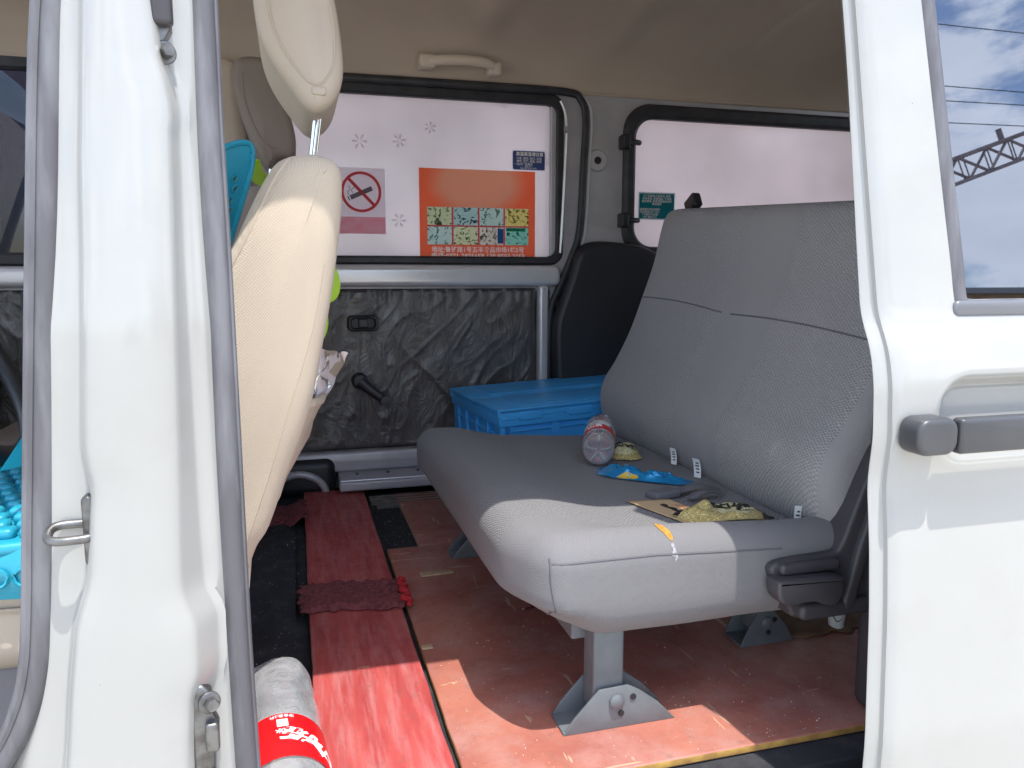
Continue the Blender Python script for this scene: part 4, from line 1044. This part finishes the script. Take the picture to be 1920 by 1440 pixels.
# ------------------------------------------------------------------ bottles
def pet_plastic():
    m = clear_glass('clear_pet', (.95, .97, .97), .04, .42); nt = m.node_tree; N = nt.nodes.new; L = nt.links.new
    o = [n for n in nt.nodes if n.type == 'OUTPUT_MATERIAL'][0]; x = [n for n in nt.nodes if n.type == 'MIX_SHADER'][0]
    d = N('ShaderNodeBsdfDiffuse'); d.inputs[0].default_value = (.80, .82, .84, 1)
    tc = N('ShaderNodeTexCoord'); n = N('ShaderNodeTexNoise'); n.inputs['Scale'].default_value = 24; n.inputs['Detail'].default_value = 3; n.inputs['Distortion'].default_value = 1.5; L(tc.outputs['Object'], n.inputs['Vector'])
    r = N('ShaderNodeMapRange'); r.inputs[1].default_value = .42; r.inputs[2].default_value = .72; r.inputs[3].default_value = .19; r.inputs[4].default_value = .28; L(n.outputs[0], r.inputs[0])
    y = N('ShaderNodeMixShader'); L(r.outputs[0], y.inputs[0]); L(x.outputs[0], y.inputs[1]); L(d.outputs[0], y.inputs[2]); L(y.outputs[0], o.inputs[0])
    bp = N('ShaderNodeBump'); bp.inputs['Strength'].default_value = .5; bp.inputs['Distance'].default_value = .004; L(n.outputs[0], bp.inputs['Height'])
    for q in nt.nodes:
        if q.type == 'BSDF_GLOSSY': L(bp.outputs[0], q.inputs['Normal'])
    return m
PET = pet_plastic()
REDLBL = mat('red_label', (.62, .006, .010), .35)
WHT = mat('white_print', (.85, .85, .85), .5)
PINKPR = mat('pale_pink_print', (.78, .42, .42), .5)
cola = thing('cola_bottle', (-.045, 1.02, 0), 'crushed clear cola bottle with red label lying on the black mat', 'bottle')
B0 = Vector((-.052, 1.085, .052)); BA = Vector((.030, -.34, -.004)).normalized()
def crush(a, h):
    k = smooth01((.085-h)/.085)
    return 1+.10*k*sin(3*a+1)+.06*k*noise.noise(Vector((cos(a)*2, sin(a)*2, h*40)))+.022*cos(a*9)*smooth01((h-.05)/.03)*smooth01((.16-h)/.02)
prof = [(.001, .010), (.012, .006), (.026, .001), (.038, .003), (.047, .014), (.052, .030), (.0535, .05), (.053, .07), (.0515, .085), (.0525, .1), (.0525, .166), (.0518, .170), (.0518, .256), (.0525, .260), (.0525, .272), (.050, .290), (.040, .312), (.026, .33), (.016, .342), (.014, .352)]
pc = catmull([(a, b, 0) for a, b in prof], 4)
part('bottle_body', lathe([(max(p.x, .0008), p.y) for p in pc], B0, BA, 64, rfn=crush), PET, cola, ang=180)
part('bottle_cap', lathe([(.0155, .343), (.0158, .362), (.014, .365), (.001, .366)], B0, BA, 30), REDLBL, cola)
lb = part('red_label', lathe([(.0532, .170), (.0538, .172), (.0538, .256), (.0532, .258)], B0, BA, 64, cap=False), REDLBL, cola)
SA = BA.cross(Vector((0, 0, 1))).normalized(); UA = SA.cross(BA)
def on_lbl(phi0, h0, R=.0541, rot=0, flip=-1):
    """text wrapped on the label; up of the text points along the bottle's neck"""
    cr, sr = cos(rot), sin(rot)
    def f(co):
        x = co.x*cr-co.y*sr; y = co.x*sr+co.y*cr
        a = phi0+flip*x/R
        return B0+BA*(h0+y)+(SA*cos(a)+UA*sin(a))*(R+co.z)
    return f
# SA points to -x side? angle pi/2 is the top of the lying bottle
FL = -1
text('label_text', '净含量:2升', .0062, None, WHT, lb, bend=on_lbl(1.62, .1765, flip=FL))
text('label_text', '汽水', .0092, None, WHT, lb, bend=on_lbl(1.62, .2075, flip=FL), bold=.0002)
text('label_text', '可口可乐', .027, None, WHT, lb, bend=on_lbl(2.60, .226, flip=FL, rot=-.30), bold=.0012, shear=.25)
text('label_text', '®', .006, None, PINKPR, lb, bend=on_lbl(2.0, .206, flip=FL))
text('fine_print', '\n'.join('配料水果葡糖浆白砂糖食品添加剂'[i % 5:]+'二氧化碳焦糖色磷酸' for i in range(7)), .0034, None, PINKPR, lb, bend=on_lbl(.80, .212, flip=FL, rot=pi/2))
bd = G().add(dfm(box((-.0065, -.0075, 0), (.0065, .0075, .0004), .0002), lambda x, y, z: tuple(on_lbl(1.62, .1915, flip=FL)(Vector((x, y, z))))))
part('label_badge', bd, WHT, lb)
part('label_swoosh', tube(catmull([on_lbl(1.75, .223, flip=FL)(Vector((0, 0, .0004))), on_lbl(2.0, .220, flip=FL)(Vector((0, 0, .0004))), on_lbl(2.25, .226, flip=FL)(Vector((0, 0, .0004))), on_lbl(2.5, .242, flip=FL)(Vector((0, 0, .0004)))], 6), .0022, 6, rb=.0004, up=tuple(UA), rfn=lambda t: .2+t), WHT, lb)

wb = thing('water_bottle', (.60, 1.46, .26), 'small clear water bottle with red and white label lying on the bench', 'bottle')
W0 = Vector((.553, 1.352, .296)); WA = (Vector((.645, 1.566, .316))-W0).normalized()
wp_ = catmull([(a, b, 0) for a, b in [(.001, .006), (.010, .005), (.020, .001), (.028, .003), (.0315, .012), (.0318, .03), (.0305, .045), (.0315, .05), (.0315, .095), (.0305, .10), (.0315, .106), (.0315, .125), (.030, .150), (.024, .178), (.014, .198), (.0125, .205)]], 3)
part('bottle_body', lathe([(max(p.x, .0008), p.y) for p in wp_], W0, WA, 48, rfn=lambda a, h: 1+.012*cos(5*a)*smooth01((.02-h)/.02)), PET, wb, ang=180)
g = G()
for k in range(5):
    a = 2*pi*k/5+.3; sA = WA.cross(Vector((0, 0, 1))).normalized(); uA = sA.cross(WA)
    g.add(tube([W0+WA*.004+(sA*cos(a)+uA*sin(a))*.004, W0-WA*.001+(sA*cos(a)+uA*sin(a))*.020, W0+WA*.008+(sA*cos(a)+uA*sin(a))*.029], .0022, 6))
part('base_petals', g, PET, wb)
part('bottle_cap', lathe([(.0145, .200), (.0148, .216), (.013, .219), (.001, .220)], W0, WA, 28), REDLBL, wb)
wl = part('red_label', lathe([(.0319, .050), (.0321, .051), (.0321, .080), (.0319, .081)], W0, WA, 48, cap=False), REDLBL, wb)
part('white_label', lathe([(.0319, .0812), (.0321, .082), (.0321, .106), (.0316, .107)], W0, WA, 48, cap=False), mat('white_blue_label', (.72, .76, .78), .4, col2=(.03, .14, .16), nscale=55, namt=(.58, .62)), wb)
sA = WA.cross(Vector((0, 0, 1))).normalized(); uA = sA.cross(WA)
def on_w(phi0, h0, R=.0323):
    def f(co):
        a = phi0-co.x/R
        return W0+WA*(h0+co.y)+(sA*cos(a)+uA*sin(a))*(R+co.z)
    return f
text('label_text', '山泉', .016, None, WHT, wl, bend=on_w(pi/2+.30, .067), bold=.0004)
part('pink_water', lathe([(.001, .008), (.016, .006), (.025, .008), (.027, .02), (.027, .06), (.001, .062)], W0-Vector((0, 0, .0)), WA, 32), clear_glass('pinkish_water', (.80, .50, .54), .0), wb)

# ------------------------------------------------------------------ wrappers on the bench
def goldmat(name, base, ink, wscale):
    m, nt, b = newmat(name); N = nt.nodes.new; L = nt.links.new
    tc = N('ShaderNodeTexCoord'); w = N('ShaderNodeTexVoronoi'); w.feature = 'DISTANCE_TO_EDGE'; w.inputs['Scale'].default_value = wscale
    n = N('ShaderNodeTexNoise'); n.inputs['Scale'].default_value = wscale*.6; n.inputs['Distortion'].default_value = 3; L(tc.outputs['Object'], n.inputs['Vector'])
    ad = N('ShaderNodeVectorMath'); ad.operation = 'ADD'; L(tc.outputs['Object'], ad.inputs[0])
    sc_ = N('ShaderNodeVectorMath'); sc_.operation = 'SCALE'; sc_.inputs['Scale'].default_value = .02; L(n.outputs['Color'], sc_.inputs[0]); L(sc_.outputs[0], ad.inputs[1]); L(ad.outputs[0], w.inputs['Vector'])
    r = N('ShaderNodeMapRange'); r.inputs[1].default_value = .06; r.inputs[2].default_value = .14; L(w.outputs['Distance'], r.inputs[0])
    x = N('ShaderNodeMixRGB'); x.inputs[1].default_value = (*ink, 1); x.inputs[2].default_value = (*base, 1); L(r.outputs[0], x.inputs[0]); L(x.outputs[0], b.inputs['Base Color'])
    b.inputs['Metallic'].default_value = .1; b.inputs['Roughness'].default_value = .3
    return m
GOLD = goldmat('gold_patterned_foil', (.80, .68, .32), (.30, .22, .05), 150)
CREAM = mat('cream_foil_panel', (.70, .68, .40), .35, .15)
FOILBLK = mat('black_foil', (.018, .014, .018), .3)
BRUSH = mat('black_brush_ink', (.015, .015, .012), .6)
def packet(outline, h, seed, zf, crease=1.0, nr=10):
    """puffed crumpled packet from an outline in (x,y), resting on zf(x,y)"""
    P = [Vector((a, b)) for a, b in [tuple(p)[:2] for p in catmull([(a, b, 0) for a, b in outline], 4, True)]]
    c = sum(P, Vector((0, 0)))/len(P); n = len(P); vs = []; fs = []
    for s in (1, 0):
        for k in range(nr+1):
            t = k/nr
            for p in P:
                q = c+(p-c)*(1-t)
                e = smooth01(t*2.2)
                w = noise.noise(Vector((q.x*38+seed, q.y*38, s*3)))*.35+abs(noise.noise(Vector((q.x*80, q.y*80+seed, s))))*.35
                z = zf(q.x, q.y)+.0015+(h*e*(.75+.6*w*crease) if s else 0)+(1-e)*.004*abs(noise.noise(Vector((q.x*60, q.y*60, seed))))
                vs.append((q.x, q.y, z))
    m = (nr+1)*n
    for k in range(nr):
        for j in range(n):
            j2 = (j+1) % n
            fs.append((k*n+j, k*n+j2, (k+1)*n+j2, (k+1)*n+j)); fs.append((m+k*n+j, m+(k+1)*n+j, m+(k+1)*n+j2, m+k*n+j2))
    for j in range(n):
        j2 = (j+1) % n; fs.append((j, m+j, m+j2, j2))
    return vs, fs
cb = BVHTree.FromPolygons([v.co[:] for v in cu.data.vertices], [p.vertices[:] for p in cu.data.polygons])
def ztop(x, y):
    h = cb.ray_cast(Vector((x, y, .6)), Vector((0, 0, -1)))
    return h[0].z+.0008 if h[0] is not None else .26
def decal(name, o, outline, mat_, up=.0008, seed=0, res=3):
    """a printed patch that follows the packet's top"""
    b = BVHTree.FromPolygons([v.co[:] for v in o.data.vertices], [p.vertices[:] for p in o.data.polygons])
    P = [Vector(p)[:2] for p in catmull([(a, c, 0) for a, c in outline], 4, True)]
    cx = sum(p[0] for p in P)/len(P); cy_ = sum(p[1] for p in P)/len(P); vs = []; fs = []; n = len(P)
    for k in range(res+1):
        s = 1-k/res*.999
        for p in P:
            x, y = cx+(p[0]-cx)*s, cy_+(p[1]-cy_)*s; h = b.ray_cast(Vector((x, y, .8)), Vector((0, 0, -1)))
            vs.append((x, y, (h[0].z if h[0] is not None else ztop(x, y))+up))
    for k in range(res):
        for j in range(n): fs.append((k*n+j, k*n+(j+1) % n, (k+1)*n+(j+1) % n, (k+1)*n+j))
    return part(name, (vs, fs), mat_, o)
def top_text(o, body, size, x, y, rot, m, bold=.0):
    b = BVHTree.FromPolygons([v.co[:] for v in o.data.vertices], [p.vertices[:] for p in o.data.polygons])
    R = Matrix.Rotation(rot, 3, 'Z')
    def f(co):
        q = R @ Vector((co.x, co.y, 0)); h = b.ray_cast(Vector((x+q.x, y+q.y, .8)), Vector((0, 0, -1)))
        return Vector((x+q.x, y+q.y, (h[0].z if h[0] is not None else ztop(x+q.x, y+q.y))+.0016+co.z))
    return text('packet_text', body, size, None, m, o, bend=f, bold=bold)
decal('torn_patch', cu, [(.464,.930),(.470,.930),(.475,.922),(.480,.911),(.479,.903),(.474,.904),(.469,.912),(.465,.920)], mat('orange_foam', (.52, .25, .04), .9, col2=(.36, .17, .03), nscale=150, bump=.8, bscale=300), .0012, res=4)['label'] = 'torn orange foam showing through the cushion corner'
fp = drape(cu, [(.477+a, .70, .262+b) for a, b in ((-.003,.013),(.002,.012),(.003,.004),(.0055,-.004),(.002,-.013),(.0,-.006),(-.004,-.002),(-.001,.004))], (0, 1, 0), .0007)
if len(fp) > 5: part('frayed_patch', blob(fp, (0, -.001, 0)), mat('frayed_thread', (.38, .37, .39), .9, col2=(.2, .2, .21), nscale=400, bump=.8, bscale=300), cu)
gb = part('snack_packet', packet([(.612,1.425),(.640,1.405),(.676,1.420),(.688,1.455),(.700,1.50),(.670,1.515),(.640,1.50),(.618,1.47)], .024, 2, ztop, 1.6), GOLD, ang=180)
tag(gb, 'small gold snack packet with black writing lying beside the water bottle', 'snack packet')
decal('packet_panel', gb, [(.622,1.43),(.643,1.418),(.668,1.430),(.676,1.455),(.655,1.472),(.630,1.460)], CREAM)
top_text(gb, '的俊', .024, .649, 1.446, -.15, BRUSH, .0007)
gc = part('snack_packet', packet([(.545,1.030),(.560,1.050),(.590,1.068),(.640,1.066),(.690,1.040),(.706,1.010),(.690,.985),(.660,.955),(.600,.940),(.572,.970)], .020, 9, ztop, 1.8, nr=14), GOLD, ang=180)
tag(gc, 'gold and black snack packet lying on the brown card at the bench end', 'snack packet')
decal('packet_panel', gc, [(.600,1.020),(.625,1.040),(.655,1.035),(.672,1.012),(.655,.992),(.622,.990),(.603,1.0)], CREAM)
decal('dark_border', gc, [(.678,1.040),(.695,1.042),(.706,1.010),(.690,.983),(.664,.955),(.654,.957),(.676,.985),(.688,1.010)], FOILBLK, .0012)
decal('dark_border', gc, [(.545,1.028),(.560,1.049),(.592,1.069),(.630,1.070),(.630,1.063),(.595,1.060),(.566,1.042),(.552,1.026)], FOILBLK, .0012)
top_text(gc, '的俊', .032, .638, 1.017, -.25, BRUSH, .0009)
# blue wrapper
bw = part('blue_wrapper', packet([(.530,1.300),(.552,1.345),(.585,1.352),(.612,1.325),(.632,1.285),(.668,1.262),(.690,1.232),(.670,1.212),(.630,1.222),(.590,1.246),(.556,1.268)], .013, 4, ztop, 4.5, 14), mat('blue_printed_foil', (.008, .22, .50), .18, .3, col2=(.015, .30, .58), nscale=40), ang=14)
tag(bw, 'crumpled shiny blue plastic wrapper on the bench beside the bottle', 'wrapper')
decal('yellow_print', bw, [(.556,1.272),(.568,1.271),(.585,1.262),(.592,1.255),(.586,1.253),(.566,1.263)], mat('yellow_print', (.62, .42, .05), .35))
decal('pale_print', bw, [(.575,1.325),(.595,1.322),(.60,1.310),(.582,1.312)], mat('pale_blue_print', (.35, .60, .80), .35))
# brown card with a black brush stroke
cdp = [Vector((.508, 1.118)), Vector((.578, 1.108)), Vector((.640, .955)), Vector((.566, .950))]
def cardf(u, v):
    a = cdp[0].lerp(cdp[1], u); b = cdp[3].lerp(cdp[2], u); p = a.lerp(b, v)
    return (p.x, p.y, max(ztop(p.x, p.y), ztop(p.x, min(p.y+.02, 1.7)))+.0012+.005*(1-v)*u)
card = part('brown_card', gridf(cardf, 16, 20, (0, 0, .001)), mat('kraft_card', (.52, .38, .22), .75, col2=(.47, .33, .19), nscale=20), ang=180)
tag(card, 'brown kraft card with a black brush stroke under the gold packet', 'card')
st_ = [Vector(cardf(.52+.03*sin(i*1.7), .16+.42*i/14))+Vector((0, 0, .0014)) for i in range(15)]
part('brush_stroke', tube(st_, .0052, 6, rb=.0003, rfn=lambda t: .5+.6*abs(sin(t*11+1))), BRUSH, card)
st_ = [Vector(cardf(.40+.02*i/6, .66+.30*i/6))+Vector((0, 0, .0014)) for i in range(7)]
part('brush_stroke', tube(st_, .0025, 6, rb=.0003), BRUSH, card)
for q in range(2):
    st_ = [Vector(cardf(.80+.04*sin(i*2.0), .18+.06*q+.03*i))+Vector((0, 0, .0014)) for i in range(6)]
    part('red_mark', tube(st_, .0007, 4), mat('faint_red_ink', (.50, .17, .09), .7), card)

# paper cup and cardboard under the seat
cup_ = thing('paper_cup', (.925, 1.125, 0), 'white paper cup with black line drawing under the bench', 'paper cup')
cw = part('cup_wall', lathe([(.001, .0015), (.0125, .001), (.013, .0), (.0195, .062), (.0205, .063), (.0200, .065), (.0190, .063), (.0125, .004), (.001, .004)], (.922, 1.112, .0005), (0, 0, 1), 30, cap=False), mat('white_paper', (.80, .79, .76), .7), cup_)
part('cup_print', tube(catmull([(.922-.0155, 1.105, .03), (.922-.010, 1.0995, .018), (.922-.002, 1.0975, .022), (.922+.002, 1.0970, .034), (.922-.006, 1.0972, .040), (.922+.008, 1.0985, .046)], 5), .0009, 5), BRUSH, cw)
tag(part('cardboard_scrap', gridf(lambda u, v: (.80+.20*u, 1.09+.14*v+.02*noise.noise(Vector((u*7, v, 3))), .002+.010*abs(noise.noise(Vector((u*5, v*5, 1))))), 24, 16, (0, 0, -.0015)), mat('torn_brown_cardboard', (.22, .13, .07), .9, col2=(.16, .09, .05), nscale=30), ang=180), 'torn brown cardboard scrap under the bench side trim', 'cardboard')

# ------------------------------------------------------------------ stickers on the far windows
ns_ = thing('no_smoking_sticker', (.198, 2.325, .75), 'white no smoking sticker with red circle on the far window', 'sticker')
RINK = printed('red_sign_ink', (.80, .20, .22), trans=.75)
part('sticker_sheet', box((.118, 2.3262, .8005), (.268, 2.3268, .939), .0002), printed('sticker_white', (.93, .90, .93), trans=.85), ns_, smooth=False)
part('pink_band', box((.1185, 2.3255, .7515), (.2675, 2.3261, .800), .0002), printed('sticker_pink', (.84, .52, .57), (.86, .64, .69), 14, .85, (.35, .65)), ns_, smooth=False)
def disc_ring(cx, cz, r0, r1, y): return frame([(cx+r1*cos(2*pi*i/64), cz+r1*sin(2*pi*i/64)) for i in range(64)], [(cx+r0*cos(2*pi*i/64), cz+r0*sin(2*pi*i/64)) for i in range(64)], y, y+.0004)
part('red_ring', disc_ring(.199, .871, .050, .058, 2.3252), RINK, ns_, smooth=False)
BK = printed('grey_sign_ink', (.22, .19, .22), trans=.4)
part('cigarette', xf(box((-.034, -.0003, -.0065), (.034, .0003, .0065), .0001), Matrix.Translation((.199, 2.3254, .868)) @ Matrix.Rotation(-.42, 4, 'Y')), BK, ns_, smooth=False)
part('cigarette_tip', xf(box((-.0015, -.0003, -.0065), (.0015, .0003, .0065), .0001), Matrix.Translation((.163, 2.3254, .852)) @ Matrix.Rotation(-.42, 4, 'Y')), BK, ns_, smooth=False)
part('smoke_curl', G().add(tube(catmull([(.165, 2.3253, .862), (.160, 2.3253, .870), (.168, 2.3253, .878), (.162, 2.3253, .888)], 4), .0008, 4)).add(tube(catmull([(.175, 2.3253, .868), (.171, 2.3253, .876), (.179, 2.3253, .884), (.174, 2.3253, .895)], 4), .0008, 4)), BK, ns_, smooth=False)
part('red_bar', xf(box((-.053, -.0003, -.0045), (.053, .0003, .0045), .0001), Matrix.Translation((.199, 2.3245, .871)) @ Matrix.Rotation(.80, 4, 'Y')), RINK, ns_, smooth=False)

po = thing('food_poster', (.55, 2.325, .68), 'orange food market poster with eight small pictures on the far window', 'poster')
def poster_mat():
    m = printed('orange_poster_ink', (.80, .16, .05), trans=.85); nt = m.node_tree; N = nt.nodes.new; L = nt.links.new
    d = [n for n in nt.nodes if n.type == 'BSDF_DIFFUSE'][0]; t = [n for n in nt.nodes if n.type == 'BSDF_TRANSLUCENT'][0]
    tc = N('ShaderNodeTexCoord'); mp = N('ShaderNodeMapping'); mp.inputs['Location'].default_value = (-.545*6.2, 0, -.905*9.5); mp.inputs['Scale'].default_value = (6.2, 0, 9.5); L(tc.outputs['Object'], mp.inputs[0])
    g = N('ShaderNodeTexGradient'); g.gradient_type = 'SPHERICAL'; L(mp.outputs[0], g.inputs[0])
    r = N('ShaderNodeMapRange'); r.inputs[2].default_value = .35; L(g.outputs['Fac'], r.inputs[0])
    x = N('ShaderNodeMixRGB'); x.inputs[1].default_value = (.95, .40, .25, 1); x.inputs[2].default_value = (.90, .60, .46, 1); L(r.outputs[0], x.inputs[0]); L(x.outputs[0], d.inputs[0]); L(x.outputs[0], t.inputs[0]); return m
part('poster_sheet', G().add(box((.368, 2.3262, .834), (.728, 2.3268, .946), .0002)).add(box((.368, 2.3262, .678), (.728, 2.3268, .7235), .0002)).add(box((.368, 2.3262, .7236), (.391, 2.3268, .8339), .0002)).add(box((.706, 2.3262, .7236), (.728, 2.3268, .8339), .0002)), poster_mat(), po, smooth=False)
part('picture_rules', G().add(box((.391, 2.3258, .7765), (.706, 2.3264, .7810), .0002)).add(box((.4655, 2.3258, .7236), (.4705, 2.3264, .776), .0002)).add(box((.4655, 2.3258, .7815), (.4705, 2.3264, .8339), .0002)).add(box((.546, 2.3258, .7236), (.551, 2.3264, .776), .0002)).add(box((.546, 2.3258, .7815), (.551, 2.3264, .8339), .0002)).add(box((.6265, 2.3258, .7236), (.6315, 2.3264, .776), .0002)).add(box((.6265, 2.3258, .7815), (.6315, 2.3264, .8339), .0002)), RINK, po, smooth=False)
cols = [((.80,.88,.68),(.22,.28,.20)), ((.66,.85,.82),(.16,.26,.30)), ((.74,.90,.84),(.22,.34,.30)), ((.92,.88,.48),(.36,.36,.16)), ((.76,.90,.86),(.26,.46,.42)), ((.86,.92,.72),(.26,.32,.16)), ((.88,.88,.80),(.28,.26,.26)), ((.52,.86,.76),(.10,.34,.32))]
for i in range(8):
    cx = .428+.0805*(i % 4); cz = .807-.0575*(i//4)
    pc_ = part('food_picture', box((cx-.037, 2.3255, cz-.0265), (cx+.037, 2.3261, cz+.0265), .0002), printed('food_print', cols[i][0], cols[i][1], 46+5*i, .8, (.54, .62)), po, smooth=False)
part('green_strip', box((.635, 2.3249, .765), (.696, 2.3254, .775), .0002), printed('green_print', (.05, .42, .26)), po, smooth=False)
part('blue_strip', box((.608, 2.3249, .728), (.626, 2.3254, .772), .0002), printed('blue_print', (.06, .22, .50)), po, smooth=False)
WINK = printed('white_ink', (.97, .93, .92), trans=.0)
text('address_text', '地址:鲁班路1号五丰食品市场1栋5号', .0185, face_near(.548, 2.3255, .7075), WINK, po, bold=.0003)
text('phone_text', '电话:0771-2825658 130 9593 2058', .0205, face_near(.548, 2.3255, .688), WINK, po, bold=.0004)

bs = thing('blue_sticker', (.708, 2.325, .95), 'small blue notice sticker with white writing by the far window corner', 'sticker')
part('sticker_sheet', pillow(rrect(.655, .760, .950, 1.008, .006, 4), 2.3262, 2.3268, .0002, 1), printed('sticker_rim', (.62, .64, .78)), bs, smooth=False)
part('blue_print', pillow(rrect(.657, .758, .952, 1.006, .005, 4), 2.3255, 2.3261, .0002, 1), printed('sticker_blue', (.12, .17, .40), trans=.5), bs, smooth=False)
text('sticker_text', '高温高湿请注意', .0125, face_near(.710, 2.3252, .997), WINK, bs, bold=.0002)
text('sticker_text', '冷库, 速冻, 制冷, 安装\n维修, 生产, 销售, 租赁', .0085, face_near(.708, 2.3252, .980), WINK, bs)
text('sticker_text', '一站式厂家服务', .0085, face_near(.690, 2.3252, .967), WINK, bs)
text('sticker_text', '电话: 0771\n地址: 南宁市五丰市场', .0055, face_near(.706, 2.3252, .958), WINK, bs)

ts = thing('teal_sticker', (1.135, 2.318, .81), 'teal notice sticker with white lines of writing on the rear side window', 'sticker')
part('sticker_sheet', box((1.072, 2.3190, .809), (1.200, 2.3196, .895), .0002), printed('teal_rim', (.60, .72, .74)), ts, smooth=False)
part('teal_print', box((1.0755, 2.3183, .813), (1.197, 2.3189, .8905), .0002), printed('teal_ink', (.03, .30, .36), (.04, .34, .42), 20, .5, (.3, .7)), ts, smooth=False)
text('sticker_text', '为了您和他人的安全, 请系\n好安全带, 贵重物品, 下车请\n随身携带, 乘客须知请勿将手\n伸出窗外', .0085, face_near(1.1365, 2.3180, .8705), WINK, ts)
text('sticker_text', '监督服务电话请拨打\n投诉热线:0771-2621\n广西南宁市运输\n公司 服务中心', .0080, face_near(1.113, 2.3180, .829), WINK, ts)

# ------------------------------------------------------------------ across the yard (mirrored in the sliding door's glass)
crane = thing('lattice_crane', (-3, -25.5, GZ), 'weathered lattice boom crane standing across the yard', 'crane')
CRED = mat('weathered_crane_paint', (.34, .27, .27), .6, col2=(.26, .20, .20), nscale=2)
b0, b1 = Vector((-1.5, -25.0, 0.3)), Vector((62, -25.0, 21.6)); bd_ = (b1-b0).normalized(); bu = Vector((-bd_.z, 0, bd_.x)); bs_ = Vector((0, 1, 0)); hh = .52
bg_ = G(); nb = 46
for sy_ in (-1, 1):
    for su in (-1, 1): bg_.add(tube([b0+bu*su*hh+bs_*sy_*hh, b1+bu*su*hh+bs_*sy_*hh], .09, 6))
for i in range(nb):
    p = b0.lerp(b1, i/nb); q = b0.lerp(b1, (i+1)/nb); s = 1 if i % 2 else -1
    for sy_ in (-1, 1): bg_.add(tube([p+bu*s*hh+bs_*sy_*hh, q-bu*s*hh+bs_*sy_*hh], .065, 5)); bg_.add(tube([p-bu*hh+bs_*sy_*hh, p+bu*hh+bs_*sy_*hh], .035, 5))
    for su in (-1, 1): bg_.add(tube([p+bu*su*hh-bs_*s*hh, q+bu*su*hh+bs_*s*hh], .035, 5))
part('boom', bg_, CRED, crane, smooth=False)
part('boom_sheave', tube([b0.lerp(b1, .505)+bu*.5, b0.lerp(b1, .505)+bu*1.1], .12, 8), CRED, crane)
part('upper_body', rbox((-5.5, -26.6, .9), (-.8, -23.6, 2.9), .15, 2, 1), CRED, crane)
for y in (-27.2, -23.6): part('track', rbox((-6.2, y, GZ), (.2, y+.7, .75), .3, 3, 1), BLACKRUB, crane)
wires = [(17.1, 17.1), (14.33, 14.34), (13.69, 13.9), (12.73, 12.97)]
wl_ = ['topmost', 'second highest', 'third highest', 'lowest']
for i, (z0, z1) in enumerate(wires):
    pts = [(-20+100*t/24, -25.8-.1*i, z0+(z1-z0)*((-20+100*t/24)-27.6)/4.2*.3+.25*((t/24-.5)**2*4-.1)) for t in range(25)]
    tag(part('power_line', tube(pts, .022, 5), BLACKPL), f'{wl_[i]} thin black power line strung across the yard', 'power line', 'power lines across the yard')
for x, nm in ((-20, 'crane body'), (80, 'boom tip')):
    tag(part('utility_pole', G().add(tube([(x, -26, GZ), (x, -26, 18.5)], .18, 12, rfn=lambda t: 1-.3*t)).add(box((x-.06, -27.2, 16.4), (x+.06, -24.8, 16.55), .02)), mat('pole_concrete', (.42, .40, .38), .9)), f'concrete utility pole beyond the crane, on the side of its {nm}', 'utility pole')
shed = thing('warehouse', (34, -40, GZ), 'low tan warehouse with dark windows across the yard', 'building')
part('wall', box((12, -44, GZ), (60, -36, 6.5), .05), mat('tan_wall', (.46, .30, .17), .9, col2=(.40, .26, .15), nscale=1), shed)
part('roof', box((11.5, -44.5, 6.5), (60.5, -35.4, 6.85), .04), mat('grey_roof_sheet', (.28, .28, .29), .6), shed)
for i in range(10): part('window', box((14+4.5*i, -35.98, 2.2), (16.6+4.5*i, -35.9, 4.2), .02), GLASSDK, shed)
